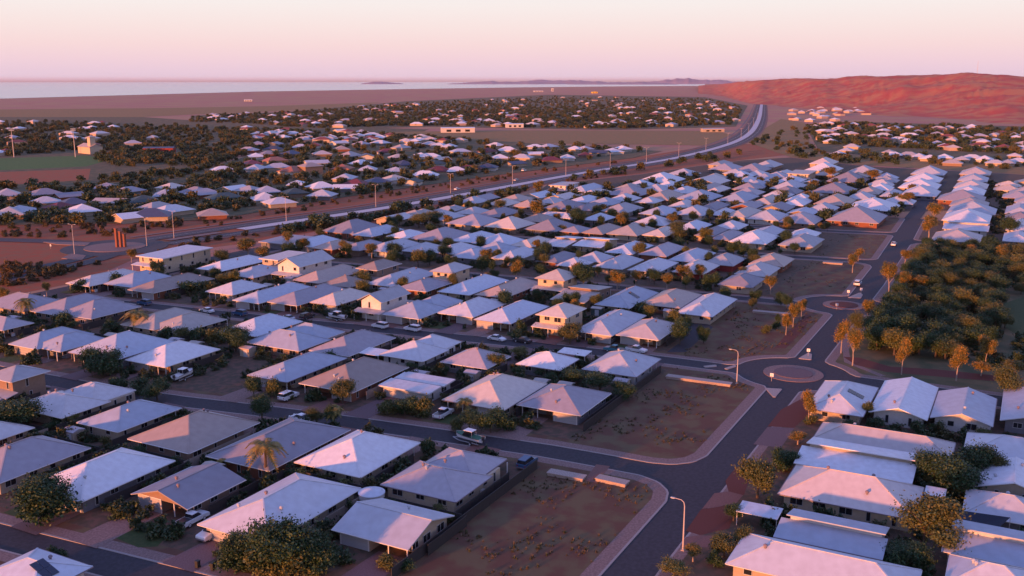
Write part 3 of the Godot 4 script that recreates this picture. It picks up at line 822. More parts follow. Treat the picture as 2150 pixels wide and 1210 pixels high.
func tall_mast(at: Vector3, ht: float, label: String, lights: bool) -> void:
	var o := thing("floodlight_mast" if lights else "radio_mast", label, "mast", at, 0.4, "")
	var st := tool(); tube(st, [Vector3.ZERO, Vector3(0, ht * 0.5, 0), Vector3(0, ht, 0)], [ht * 0.016, ht * 0.012, ht * 0.008]); part("pole", st, M.pole, o)
	if lights:
		for i in 2:
			st = tool(); box(st, Vector3(0, ht - i * 1.2, 0.2), Vector3(4.0, 0.7, 0.35)); part("lamp_bank", st, M.metal, o)
	else:
		for i in 6:
			st = tool(); bar(st, Vector3(0, ht * (0.3 + 0.12 * i), 0), Vector3(0.8, ht * (0.3 + 0.12 * i), 0), 0.15, 0.15); part("aerial", st, M.metal, o)

# ---------------------------------------------------------------- data
const HOUSES := [
	["M","pale",1,"gam",5,124.1,164.7,18.7,14.6],
	["H","blue",1,"gam",4,122.1,147.4,15.1,11.0],
	["H","tan",1,"gam",3,121.8,130.2,17.5,14.9],
	["H","grey",1,"bet",4,98.2,146.2,17.4,12.9],
	["H","white",1,"bet",3,100.3,128.7,18.5,12.8],
	["G","grey",1,"bet",2,102.9,112.1,12.5,11.7],
	["H","grey",1,"gam",2,124.5,112.4,21.8,13.9],
	["H","white",1,"bet",1,104.4,94.5,21.3,13.1],
	["H","white",1,"gam",1,127.2,97.4,17.4,13.6],
	["M","grey",1,"gam",0,127.0,79.1,18.8,13.9],
	["G","white",1,"bet",0,107.5,76.5,12.0,13.1],
	["H","grey",1,"del",0,169.8,78.3,15.3,13.7],
	["H","white",1,"kap",0,196.7,29.2,20.1,10.7],
	["G","white",1,"kap",1,201.6,18.1,22.7,10.3],
	["G","white",1,"kap",2,201.4,7.2,18.3,10.7],
	["G","white",1,"kap",3,207.6,-4.8,21.4,11.0],
	["H","pink",1,"iot",4,175.5,18.6,9.0,22.6],
	["S","white",1,"iot",3,163.5,21.2,12.1,18.5],
	["H","pink",1,"iot",2,150.1,20.0,13.0,19.7],
	["S","blue",1,"iot",1,133.3,19.8,9.2,14.5],
	["H","white",1,"iot",0,123.1,19.2,10.2,23.0],
	["H","white",1,"lam",0,180.9,-1.5,11.6,14.4],
	["G","white",1,"lam",1,167.1,-2.3,12.0,11.0],
	["H","white",1,"lam",2,154.4,-1.5,9.7,11.3],
	["S","blue",1,"lam",3,140.3,0.4,10.1,11.0],
	["H","white",1,"lam",4,130.2,-0.8,9.0,11.0],
	["H","blue",1,"alp",0,73.6,109.4,9.0,11.0],
	["H","pale",1,"bet",5,104.5,162.9,9.0,11.0],
	["N","pale",2,"gam",6,123.5,182.2,9.0,9.0],
	["H","grey",1,"eps",9,175.3,251.7,14.3,19.3],
	["M","grey",1,"eps",8,179.6,230.0,20.3,23.0],
	["H","grey",1,"del",8,156.5,235.1,9.0,14.1],
	["M","blue",1,"del",7,152.5,206.3,16.3,17.0],
	["M","cream",1,"eps",7,180.1,196.4,19.1,20.4],
	["H","blue",1,"del",6,155.5,188.0,18.7,15.4],
	["H","white",1,"del",5,156.4,172.4,16.9,12.6],
	["H","blue",1,"eps",6,186.6,172.5,17.7,11.7],
	["M","blue",1,"eps",5,182.2,156.9,19.7,16.7],
	["H","grey",1,"eps",4,183.7,141.2,19.0,11.6],
	["M","white",1,"eps",3,188.1,124.0,19.0,12.1],
	["H","grey",1,"eps",2,186.1,108.3,11.5,12.0],
	["H","blue",1,"del",4,162.5,140.3,20.8,11.0],
	["H","tan",1,"del",3,163.2,125.2,20.6,13.9],
	["F","white",1,"del",2,164.6,110.2,10.4,12.6],
	["H","cream",1,"del",1,167.4,92.7,19.3,14.0],
	["H","white",1,"eps",1,192.0,92.9,10.2,11.0],
	["H","white",1,"eps",0,198.1,77.3,15.8,12.8],
	["H","blue",1,"zet",9,218.5,196.5,25.0,9.9],
	["H","grey",1,"zet",8,221.3,185.6,24.6,10.9],
	["H","cream",1,"zet",7,222.9,174.9,17.8,9.6],
	["G","pale",2,"zet",6,220.1,157.7,14.4,8.1],
	["M","blue",1,"zet",5,224.5,147.0,25.0,12.1],
	["H","white",1,"zet",4,229.9,134.8,19.0,11.4],
	["H","blue",1,"zet",3,230.2,122.2,23.2,11.1],
	["N","cream",2,"zet",2,227.1,106.0,12.6,8.8],
	["H","white",1,"zet",1,232.2,94.0,24.6,10.5],
	["H","pink",1,"zet",0,230.4,82.6,17.8,11.2],
	["H","white",1,"eta",0,263.5,77.6,25.0,10.6],
	["H","tan",1,"eta",1,267.1,89.3,20.6,11.9],
	["H","blue",1,"eta",2,262.1,101.1,23.6,10.6],
	["S","cream",1,"eta",3,261.3,115.1,21.7,11.1],
	["N","cream",2,"eta",4,268.9,126.9,11.7,10.2],
	["H","tan",1,"eta",5,257.8,137.8,25.0,10.4],
	["H","blue",1,"eta",6,256.4,149.6,25.0,11.0],
	["H","white",1,"eta",9,255.6,175.8,24.7,11.0],
	["N","pale",2,"eta",7,263.8,162.4,12.8,8.5],
	["H","grey",1,"eta",8,249.4,163.5,15.0,11.0],
	["H","tan",1,"eta",12,248.9,199.8,25.0,11.0],
	["N","tan",2,"eta",10,257.3,186.2,13.9,8.5],
	["H","tan",1,"eta",11,241.5,187.7,10.9,11.0],
	["G","pale",2,"eta",13,252.0,212.7,18.4,10.5],
	["F","pink",2,"eta",15,257.1,226.5,15.3,8.5],
	["H","white",1,"eta",16,249.2,241.4,25.0,11.0],
	["H","white",1,"eta",14,241.0,223.9,15.8,11.0],
	["H","white",1,"zet",10,218.7,211.7,15.4,11.0],
	["F","white",2,"eta",17,244.9,265.3,23.6,13.0],
	["H","pink",1,"zet",13,211.0,259.7,23.1,10.6],
	["H","blue",1,"zet",12,213.4,247.4,18.0,12.8],
	["H","tan",1,"zet",11,214.4,234.6,25.0,11.0],
	["F","grey",1,"est",143,298.9,259.8,18.4,16.2],
	["H","blue",1,"est",137,298.5,245.7,19.0,10.9],
	["H","tan",1,"est",129,295.7,234.5,16.0,10.0],
	["H","grey",1,"est",139,334.2,254.6,23.0,17.5],
	["H","blue",1,"est",133,332.0,240.1,23.0,10.5],
	["H","grey",1,"est",124,300.1,224.2,18.8,9.7],
	["H","white",1,"est",127,331.4,225.3,15.4,10.6],
	["H","white",1,"est",119,304.7,213.4,22.6,10.6],
	["H","white",1,"est",109,306.1,200.8,15.5,11.0],
	["H","grey",1,"est",117,335.6,211.0,23.0,17.0],
	["H","blue",1,"est",106,338.0,196.7,21.6,10.5],
	["H","grey",1,"est",121,377.5,219.8,20.9,18.0],
	["H","white",1,"est",134,383.9,241.3,19.5,15.1],
	["H","white",1,"est",98,310.3,188.9,18.6,10.8],
	["H","blue",1,"est",91,303.7,177.2,14.6,11.0],
	["H","cream",1,"est",110,376.5,201.1,19.5,16.1],
	["H","grey",1,"est",123,407.1,223.3,23.0,13.1],
	["H","grey",1,"est",95,379.1,182.4,21.3,15.5],
	["H","white",1,"est",103,411.6,194.9,9.0,18.0],
	["H","blue",1,"est",97,334.4,183.4,16.9,15.0],
	["H","cream",1,"est",82,338.0,170.6,19.9,9.7],
	["H","blue",1,"est",88,318.5,176.1,13.9,13.6],
	["H","white",1,"est",78,311.5,163.5,21.3,10.6],
	["S","white",1,"est",76,345.4,160.1,22.0,10.2],
	["S","white",1,"est",67,349.0,148.3,19.0,12.3],
	["H","grey",1,"est",65,312.7,147.3,18.9,9.0],
	["H","white",1,"est",54,318.1,135.6,13.0,10.4],
	["H","white",1,"est",55,305.2,137.5,11.7,9.6],
	["H","blue",1,"est",50,343.0,131.9,23.0,11.0],
	["H","grey",1,"est",37,344.6,119.3,23.0,11.0],
	["H","white",1,"est",44,313.2,124.4,20.9,11.0],
	["H","white",1,"est",34,313.6,111.7,20.6,11.0],
	["H","blue",1,"est",27,338.3,105.8,22.4,11.0],
	["H","pale",1,"est",21,316.5,97.5,18.8,11.0],
	["H","pale",1,"est",17,334.8,92.9,16.7,11.0],
	["H","cream",1,"est",64,384.5,147.2,23.0,13.7],
	["H","white",1,"est",66,414.1,147.9,17.2,15.7],
	["H","cream",1,"est",52,387.5,134.6,21.3,10.5],
	["H","blue",1,"est",47,409.3,128.3,21.3,11.0],
	["H","grey",1,"est",36,397.3,116.4,23.0,7.9],
	["H","grey",1,"est",81,376.5,169.4,13.5,9.3],
	["H","tan",1,"est",75,382.0,159.4,23.0,9.8],
	["H","blue",1,"est",84,414.2,174.7,14.9,11.0],
	["H","grey",1,"est",102,447.5,193.9,23.0,11.0],
	["H","pale",1,"est",92,449.3,177.3,23.0,14.4],
	["H","grey",1,"est",108,517.4,199.8,25.9,20.4],
	["H","pink",1,"est",120,507.4,216.6,24.5,12.2],
	["H","blue",1,"est",113,476.9,209.3,21.4,11.4],
	["H","grey",1,"est",111,447.3,207.4,22.8,13.6],
	["F","pink",2,"est",135,519.5,241.7,18.7,11.4],
	["H","blue",1,"est",128,527.1,230.0,30.0,10.9],
	["H","white",1,"est",112,595.6,208.5,30.0,23.0],
	["H","white",1,"est",114,643.9,209.8,20.5,18.7],
	["H","white",1,"est",101,541.3,192.5,18.0,15.0],
	["H","white",1,"est",86,541.5,175.6,21.9,13.5],
	["G","pink",1,"est",94,599.5,180.2,30.0,23.0],
	["H","tan",1,"est",89,509.6,176.4,29.4,14.3],
	["H","blue",1,"est",74,517.4,159.1,25.2,19.4],
	["H","white",1,"est",90,486.8,176.8,15.0,11.0],
	["H","blue",1,"est",72,449.1,157.5,22.1,14.0],
	["H","pale",1,"est",71,480.3,155.8,19.6,11.0],
	["H","white",1,"est",59,455.3,142.2,22.7,15.1],
	["H","grey",1,"est",57,480.4,140.6,26.6,11.0],
	["H","white",1,"est",48,460.6,130.3,21.8,7.6],
	["H","pink",1,"est",77,557.9,160.3,24.5,8.2],
	["H","white",1,"est",20,388.5,96.1,23.0,14.9],
	["H","pale",1,"est",3,389.7,77.7,23.0,13.4],
	["H","grey",1,"est",32,391.3,108.0,23.0,7.8],
	["H","grey",1,"est",2,472.1,69.7,30.0,23.0],
	["H","white",1,"est",1,518.6,69.2,30.0,23.0],
	["H","grey",1,"est",22,585.2,100.3,30.0,21.6],
	["H","grey",1,"est",26,652.1,103.4,30.0,23.0],
	["H","pale",1,"est",25,710.8,102.9,30.0,21.8],
	["H","tan",1,"est",14,530.4,89.8,29.0,16.9],
	["H","grey",1,"est",16,452.2,91.0,23.0,16.3],
	["H","white",1,"est",29,456.4,107.1,23.0,14.9],
	["H","cream",1,"est",39,462.8,120.5,30.0,11.0],
	["H","cream",1,"est",40,518.9,122.3,30.0,11.0],
	["H","white",1,"est",28,514.6,106.5,18.9,11.0],
	["H","blue",1,"est",56,522.0,138.9,30.0,15.4],
	["H","white",1,"est",46,594.3,128.0,30.0,16.2],
	["F","cream",2,"est",51,660.7,134.2,25.8,14.4],
	["H","white",1,"est",49,723.5,131.9,30.0,22.1],
	["H","pink",1,"est",60,782.2,142.8,30.0,17.0],
	["H","pink",1,"est",80,568.2,168.9,30.0,8.0],
	["H","grey",1,"est",87,696.1,175.9,30.0,20.0],
	["H","pale",1,"est",85,737.6,175.4,30.0,16.6],
	["H","grey",1,"est",105,699.1,195.8,30.0,18.7],
	["H","pink",1,"est",118,735.9,211.0,30.0,11.5],
	["H","white",1,"eas",35,582.7,68.7,30.0,8.7],
	["H","white",1,"eas",31,594.3,54.5,30.0,18.8],
	["H","white",1,"eas",32,634.3,58.9,30.0,21.7],
	["H","white",1,"eas",33,678.2,61.1,30.0,21.1],
	["H","white",1,"eas",34,729.1,62.6,30.0,21.2],
	["H","pink",1,"eas",23,430.6,24.3,23.0,18.0],
	["S","white",1,"eas",21,465.3,22.9,23.0,18.0],
	["H","white",1,"eas",24,496.1,24.6,27.3,19.8],
	["H","white",1,"eas",22,525.4,24.1,24.7,21.2],
	["H","pink",1,"eas",25,552.6,26.9,23.7,17.8],
	["H","grey",1,"eas",28,577.7,32.3,25.4,23.0],
	["H","white",1,"eas",26,613.3,31.1,30.0,17.4],
	["H","pink",1,"eas",27,649.8,31.6,29.8,18.0],
	["H","white",1,"eas",29,695.0,33.0,30.0,17.2],
	["H","pink",1,"eas",30,743.4,34.3,30.0,19.0],
	["H","white",1,"eas",13,441.2,2.4,23.0,11.0],
	["H","pale",1,"eas",12,476.9,2.3,30.0,11.0],
	["H","white",1,"eas",17,535.9,3.7,30.0,12.2],
	["H","grey",1,"est",4,302.0,78.0,16.2,11.1],
	["H","pale",1,"est",5,322.0,78.0,18.0,11.1],
	["H","tan",1,"est",6,342.0,78.0,17.6,12.2],
	["G","pale",1,"est",140,370.0,258.0,16.2,12.0],
	["M","cream",1,"est",141,390.0,258.0,16.9,10.7],
	["H","tan",1,"est",107,398.0,198.0,15.4,12.6],
	["H","pale",1,"est",130,406.0,237.0,16.2,12.6],
	["H","white",1,"est",8,410.0,81.0,15.5,11.2],
	["G","white",1,"est",18,410.0,96.0,17.7,10.7],
	["M","pale",1,"est",138,410.0,252.0,15.6,10.8],
	["H","white",1,"est",35,418.0,114.0,16.7,11.5],
	["H","tan",1,"est",125,442.0,225.0,16.2,12.3],
	["H","cream",1,"est",131,442.0,240.0,17.5,12.2],
	["H","white",1,"est",142,442.0,258.0,15.2,11.6],
	["G","grey",1,"est",144,458.0,261.0,15.2,12.8],
	["H","pale",1,"est",122,462.0,222.0,15.7,10.6],
	["H","tan",1,"est",136,462.0,243.0,16.9,13.0],
	["H","cream",1,"eas",3,470.0,-12.0,19.8,15.2],
	["H","blue",1,"est",104,470.0,195.0,17.1,14.2],
	["G","blue",1,"est",19,478.0,96.0,17.8,12.6],
	["G","pink",1,"est",126,482.0,225.0,19.7,12.7],
	["G","blue",1,"est",132,482.0,240.0,19.8,13.1],
	["G","grey",1,"est",33,490.0,111.0,20.5,14.4],
	["G","grey",1,"est",45,490.0,126.0,18.0,12.9],
	["H","white",1,"est",99,490.0,192.0,17.8,13.3],
	["H","grey",1,"eas",4,494.0,-12.0,20.9,14.4],
	["H","white",1,"est",15,498.0,90.0,20.0,12.8],
	["H","grey",1,"eas",14,506.0,3.0,17.4,12.7],
	["M","grey",1,"eas",5,518.0,-12.0,19.9,14.1],
	["H","white",1,"est",30,534.0,108.0,17.6,13.7],
	["G","white",1,"eas",6,542.0,-12.0,20.8,14.0],
	["H","cream",1,"est",115,542.0,210.0,19.0,12.9],
	["H","white",1,"est",0,546.0,60.0,17.8,15.1],
	["H","white",1,"est",41,546.0,123.0,17.1,14.2],
	["H","grey",1,"est",58,550.0,141.0,19.8,15.3],
	["H","tan",1,"est",31,554.0,108.0,17.2,12.9],
	["H","white",1,"est",9,558.0,81.0,20.9,12.7],
	["M","blue",1,"eas",10,562.0,0.0,17.2,14.1],
	["H","white",1,"est",100,562.0,192.0,20.1,14.8],
	["H","blue",1,"est",116,562.0,210.0,17.4,12.9],
	["H","grey",1,"est",42,566.0,123.0,20.3,15.4],
	["H","grey",1,"est",62,574.0,147.0,18.6,15.2],
	["H","blue",1,"eas",0,578.0,-15.0,21.0,13.4],
	["H","grey",1,"eas",11,582.0,0.0,17.3,13.9],
	["H","cream",1,"est",10,586.0,81.0,20.1,12.9],
	["H","blue",1,"est",63,594.0,147.0,19.7,13.8],
	["H","white",1,"eas",7,602.0,-12.0,17.4,15.1],
	["H","grey",1,"eas",18,602.0,6.0,17.9,14.6],
	["H","white",1,"est",7,610.0,78.0,20.7,12.8],
	["M","cream",1,"est",23,610.0,102.0,17.3,12.9],
	["G","blue",1,"est",61,614.0,144.0,18.0,13.1],
	["H","white",1,"est",73,618.0,159.0,18.3,13.9],
	["H","white",1,"eas",1,622.0,-15.0,19.1,14.6],
	["H","pale",1,"eas",15,622.0,3.0,19.4,15.3],
	["G","white",1,"est",38,622.0,120.0,17.8,13.0],
	["H","cream",1,"est",96,626.0,183.0,18.4,13.2],
	["M","pale",1,"est",11,634.0,81.0,19.0,15.1],
	["H","blue",1,"est",53,634.0,135.0,18.3,15.2],
	["H","blue",1,"est",70,638.0,153.0,18.6,15.0],
	["H","pale",1,"eas",2,642.0,-15.0,19.3,13.3],
	["M","cream",1,"eas",19,642.0,12.0,18.3,14.5],
	["H","blue",1,"est",83,646.0,171.0,19.0,15.4],
	["H","pale",1,"est",12,658.0,81.0,17.4,14.0],
	["H","white",1,"est",68,658.0,150.0,18.6,14.9],
	["M","pink",1,"eas",9,662.0,-3.0,18.8,12.5],
	["M","cream",1,"eas",20,666.0,12.0,17.8,14.2],
	["H","pale",1,"est",79,666.0,165.0,17.7,13.1],
	["H","white",1,"est",93,666.0,180.0,17.0,14.0],
	["H","blue",1,"est",13,678.0,84.0,17.7,14.3],
	["H","tan",1,"est",24,678.0,102.0,19.3,13.2],
	["G","pale",1,"est",69,678.0,150.0,19.3,13.7],
	["H","pink",1,"eas",8,682.0,-12.0,19.5,15.0],
	["G","cream",1,"eas",16,686.0,3.0,17.7,13.4],
	["H","cream",1,"est",43,686.0,123.0,20.0,13.4]]
# roofs across the highway: picture x, y of the roof, colour
const WEST := [[467,353.3,"white"],[536,350.8,"white"],[583,348.3,"blue"],[614,355.8,"orange"],[576,334.5,"orange"],[528,340.8,"red"],[664,339.5,"white"],[651,354.6,"tan",2],[719,350.8,"orange"],[757,340.8,"white"],[772,353.3,"white"],[724,370.9,"white"],[747,383.5,"red"],[729,391.0,"white"],[792,378.4,"navy"],[832,355.8,"white"],[847,343.3,"navy"],[827,373.4,"cream"],[892,364.6,"white"],[922,355.8,"red"],[865,378.4,"green"],[910,340.8,"green"],[624,383.5,"blue"],[674,389.7,"white"],[676,406.1,"white"],[556,413.6,"white"],[586,421.1,"white"],[490,393.5,"white"],[523,396.0,"pale"],[561,398.5,"blue"],[619,401.0,"green"],[470,411.1,"green"],[425,403.6,"grey"],[408,398.5,"grey"],[885,325.7,"white"],[837,328.2,"cream"],[812,316.9,"red"],[842,308.1,"pink"],[862,295.5,"white"],[922,303.1,"white"],[902,325.7,"white"],[769,325.7,"navy"],[734,324.4,"pink"],[676,320.7,"pink"],[717,310.6,"tan"],[661,303.1,"red"],[644,290.5,"white"],[684,293.0,"white"],[711,298.1,"white"],[737,293.0,"grey"],[759,300.6,"grey"],[777,293.0,"white"],[799,298.1,"white"],[631,306.9,"blue"],[611,320.7,"navy"],[576,300.6,"grey"],[573,310.6,"navy"],[541,300.6,"grey"],[521,313.1,"grey"],[538,325.7,"white"],[563,320.7,"grey"],[759,275.5,"pink"],[714,272.9,"white"],[797,288.0,"white"],[38,440.5,"blue"],[95,420.4,"white"],[126,431.7,"red"],[153,422.9,"navy"],[173,438.0,"white"],[234,420.4,"pink"],[224,390.2,"grey"],[269,397.8,"grey"],[359,390.2,"cream"],[347,405.3,"blue"],[412,400.3,"grey"],[301,417.9,"green"],[279,450.5,"white"],[317,448.0,"navy"],[327,432.9,"pink"],[359,438.0,"white"],[445,445.5,"tan"],[15,405.3,"grey"],[93,402.8,"grey"],[143,407.8,"grey"],[20,444.2,"pink"],[885,325.9,"white"],[870,300.8,"pink"],[903,300.8,"white"],[943,305.8,"white"],[966,315.8,"blue"],[925,332.2,"cream"],[996,320.9,"green"],[1023,315.8,"red"],[1041,303.3,"white"],[1066,313.3,"white"],[1051,328.4,"white"],[1096,328.4,"white"],[1081,341.0,"navy"],[1023,348.5,"navy"],[958,356.0,"white"],[923,356.0,"red"],[988,351.0,"red"],[888,363.6,"white"],[1124,305.8,"white"],[1124,320.9,"white"],[1151,305.8,"white"],[1156,333.4,"red"],[1192,328.4,"white"],[1207,310.8,"white"],[1227,310.8,"white"],[1229,323.4,"red"],[1259,318.3,"navy"],[1307,310.8,"white"],[1287,315.8,"blue"]]
const SOUTH := [[1778,313.5,"white"],[1789,306.0,"pale"],[1759,320.9,"white"],[1875,322.8,"white"],[1867,317.2,"pink"],[1908,322.8,"pale"],[1930,326.5,"white"],[1953,330.2,"white"],[1983,328.4,"white"],[2001,339.5,"pink"],[2020,332.1,"pale"],[2042,328.4,"white"],[2068,332.1,"white"],[2090,339.5,"white"],[2117,339.5,"pale"],[2139,335.8,"white"],[2131,324.7,"pink"],[1744,294.9,"white"],[1754,272.6,"white"],[1793,259.5,"white"],[1852,265.1,"pale"],[1912,298.6,"cream"],[1968,298.6,"white"],[2023,268.8,"pale"],[2079,306.0,"pink"]]
const STREETS := [
	[Vector2(45, 87.6), Vector2(95, 83.6), Vector2(131, 80.8), Vector2(200, 76), Vector2(280, 70)],
	[Vector2(45, 149), Vector2(70, 148.6), Vector2(94, 146), Vector2(113, 143.8), Vector2(137, 140.2), Vector2(155, 136.8), Vector2(176, 135), Vector2(220, 133), Vector2(280, 131)],
	[Vector2(45, 214.5), Vector2(74, 213.5), Vector2(95, 212), Vector2(117, 209.5), Vector2(150, 205.5), Vector2(173, 202), Vector2(230, 196), Vector2(280, 190)],
	[Vector2(45, 289.5), Vector2(72, 288.5), Vector2(100, 286.5), Vector2(140, 283), Vector2(180, 279), Vector2(240, 272), Vector2(280, 267)],
	[Vector2(45, 372), Vector2(78, 367), Vector2(130, 363), Vector2(180, 359), Vector2(250, 352), Vector2(280, 350)],
	[Vector2(45, 446), Vector2(68, 441), Vector2(120, 437), Vector2(200, 432), Vector2(280, 426)]]
const RB1 := Vector2(217, 43.3)
const RB2 := Vector2(293.5, 45.2)
func street_s(k: int, t: float) -> float:
	var a: Array = STREETS[k]
	for i in a.size() - 1:
		if t <= a[i + 1].x: return lerpf(a[i].y, a[i + 1].y, clampf((t - a[i].x) / (a[i + 1].x - a[i].x), 0, 1))
	return a[-1].y
func block(poly: PackedVector2Array, r: float, path_w: float, m: Material) -> PackedVector2Array:
	var p := rounded(ccw(poly), r)
	for rb in [RB1, RB2]:
		p = biggest(Geometry2D.clip_polygons(p, circle(rb, 12.6)))
	p = rounded(p, 2.5)
	structure("kerb", slab(p, -0.05, KERB), M.kerb)
	structure("footpath", flat(inset(p, 0.35), KERB + 0.004), M.path)
	var q := inset(p, path_w)
	structure("block_ground", flat(q, KERB + 0.008), m)
	return q
func main_t(s: float) -> float:      # left kerb of the main road
	return 45.7 + clampf((s - 330.0) / 100.0, 0, 2) * 3.4

func _ready() -> void:
	rng.seed = 4242
	# --- camera
	var cam := Camera3D.new()
	cam.name = "camera"
	cam.fov = rad_to_deg(2.0 * atan(605.0 / F))
	cam.near = 0.5
	cam.far = 90000.0
	cam.position = Vector3(0, CAM_H, 0)
	cam.rotation.x = -atan((605.0 - HORIZON) / F)
	add_child(cam)
	cam.current = true
	# --- sky, air, sun
	var env := Environment.new()
	env.background_mode = Environment.BG_SKY
	var sky := Sky.new()
	var pan := PanoramaSkyMaterial.new()
	pan.panorama = sky_picture()
	sky.sky_material = pan
	env.sky = sky
	env.tonemap_mode = Environment.TONE_MAPPER_LINEAR
	env.tonemap_exposure = 1.5
	env.background_energy_multiplier = 0.665
	env.ambient_light_source = Environment.AMBIENT_SOURCE_SKY
	env.fog_enabled = true
	env.fog_density = 0.000012
	env.fog_light_color = Color(0.96, 0.88, 0.94)
	env.sdfgi_enabled = true
	env.ssao_enabled = true
	env.ssil_enabled = true
	var we := WorldEnvironment.new()
	we.name = "world_environment"
	we.environment = env
	add_child(we)
	var sun := DirectionalLight3D.new()
	sun.name = "sun"
	sun.light_energy = 1.6
	sun.light_color = Color(1.0, 0.61, 0.37)
	sun.light_angular_distance = 1.5
	sun.shadow_enabled = true
	add_child(sun)
	var to_sun := Vector3(-0.66, tan(deg_to_rad(4.2)), 0.75)
	sun.look_at_from_position(to_sun.normalized() * 10.0, Vector3.ZERO, Vector3.UP)
	materials()
	print("materials")
	land()
	print("land")
	roads()
	print("roads")
	for i in HOUSES.size(): house(HOUSES[i], i, 2 if i < 79 else 1)
	print("houses")
	far_houses()
	yards()
	make_trees()
	vegetation()
	print("plants")
	vehicles()
	furniture()
	for k in protos: protos[k].free()
	print("done")

func sky_picture() -> ImageTexture:
	var stops := [[-90.0, 150, 120, 115], [-4.0, 190, 160, 170], [-0.6, 222, 204, 220], [0.0, 228, 207, 223], [0.45, 234, 206, 222], [1.1, 243, 211, 220], [1.9, 249, 219, 219], [2.9, 250, 229, 226], [4.2, 249, 239, 236], [7.0, 232, 228, 238], [12.0, 197, 201, 233], [20.0, 163, 174, 230], [40.0, 142, 158, 232], [90.0, 132, 151, 232]]
	var h := 1024; var w := 64
	var img := Image.create(w, h, false, Image.FORMAT_RGBF)
	for y in h:
		var e := 90.0 - (y + 0.5) / h * 180.0
		var c := Color(1, 1, 1)
		for i in stops.size() - 1:
			if e >= stops[i][0] and e <= stops[i + 1][0]:
				var k: float = (e - stops[i][0]) / (stops[i + 1][0] - stops[i][0])
				var a := Color8(stops[i][1], stops[i][2], stops[i][3]).srgb_to_linear(); var b := Color8(stops[i + 1][1], stops[i + 1][2], stops[i + 1][3]).srgb_to_linear()
				c = a.lerp(b, k)
		for x in w: img.set_pixel(x, y, c)
	return ImageTexture.create_from_image(img)

# ---------------------------------------------------------------- the land
func land() -> void:
	var st := tool()
	quad(st, Vector3(-22000, 0, 400), Vector3(-22000, 0, -22000), Vector3(22000, 0, -22000), Vector3(22000, 0, 400))
	structure("ground", fin(st), M.ground)
	st = tool()
	var coast := [-1500, 245, -600, 222, 0, 207.5, 270, 200, 540, 192.5, 900, 186.5, 1100, 183.5, 1300, 181.5, 1480, 180.5]
	var prev := Vector3.ZERO; var prevf := Vector3.ZERO
	for i in range(0, coast.size(), 2):
		var p := G(coast[i], coast[i + 1]); p.y = 0.5
		var f := Vector3(p.x, 0, p.z).normalized() * 33000.0; f.y = 0.5
		if i > 0: quad(st, prev, prevf, f, p)
		prev = p; prevf = f
	structure("sea", fin(st), M.sea)
	patch("scrubland", [-200, 262, 0, 246, 300, 246, 480, 258, 900, 272, 850, 290, 640, 296, 450, 335, 440, 372, 0, 394, -200, 405], M.scrub, 0.10)
	patch("straw_plain", [-300, 245, 0, 230, 350, 227, 560, 223, 800, 215, 720, 228, 400, 241, 300, 246, 0, 246, -300, 262], M.grassy, 0.06)
	patch("grass_field", [640, 284, 820, 277, 1100, 274, 1500, 275, 1540, 284, 1480, 306, 1200, 302, 1100, 300, 900, 287], M.grassy, 0.14)
	patch("sports_oval", [-200, 338, 0, 333, 180, 327, 235, 335, 180, 350, 0, 358, -200, 362], M.oval, 0.14)
	patch("red_paddock", [-200, 366, 0, 362, 190, 355, 185, 378, 0, 390, -200, 398], M.red, 0.14)
	patch("suburb_ground", [-200, 402, 0, 394, 250, 380, 440, 352, 640, 292, 900, 287, 1100, 300, 1390, 318, 1330, 332, 1000, 374, 700, 418, 450, 462, 250, 470, 0, 474, -200, 478], M.scrub, 0.18)
	patch("red_verge", [-300, 530, 0, 472, 250, 470, 460, 460, 700, 418, 1000, 372, 1330, 331, 1500, 305, 1620, 300, 1660, 325, 1560, 336, 1480, 346, 1340, 366, 1150, 386, 1000, 440, 900, 455, 700, 480, 540, 508, 430, 522, 280, 545, 180, 590, 0, 625, -300, 690], M.red, 0.0)
	patch("grassland", [1560, 296, 1640, 250, 1690, 258, 1700, 300, 1720, 320, 1900, 335, 2400, 358, 2400, 380, 2150, 366, 1900, 352, 1780, 345, 1660, 330], M.grassy, 0.10)
	patch("tree_belt_ground", [1690, 262, 1800, 256, 2150, 266, 2400, 276, 2400, 356, 2150, 352, 1900, 334, 1720, 318], M.scrub, 0.14)
	patch("town_ground", [400, 243, 600, 235, 850, 213, 1150, 199, 1480, 204, 1570, 222, 1545, 266, 1300, 273, 1100, 270, 900, 266, 640, 274, 560, 266, 400, 258], M.scrub, 0.18)
	hills()
func patch(called: String, px: Array, m: Material, y: float) -> void:
	structure(called, flat(pxpoly(px), y + 0.02), m)
func curve(table: Array, u: float) -> float:
	for i in range(0, table.size() - 2, 2):
		if u <= table[i + 2]: return lerpf(table[i + 1], table[i + 3], smoothstep(0, 1, clampf((u - table[i]) / (table[i + 2] - table[i]), 0, 1)))
	return table[-1]
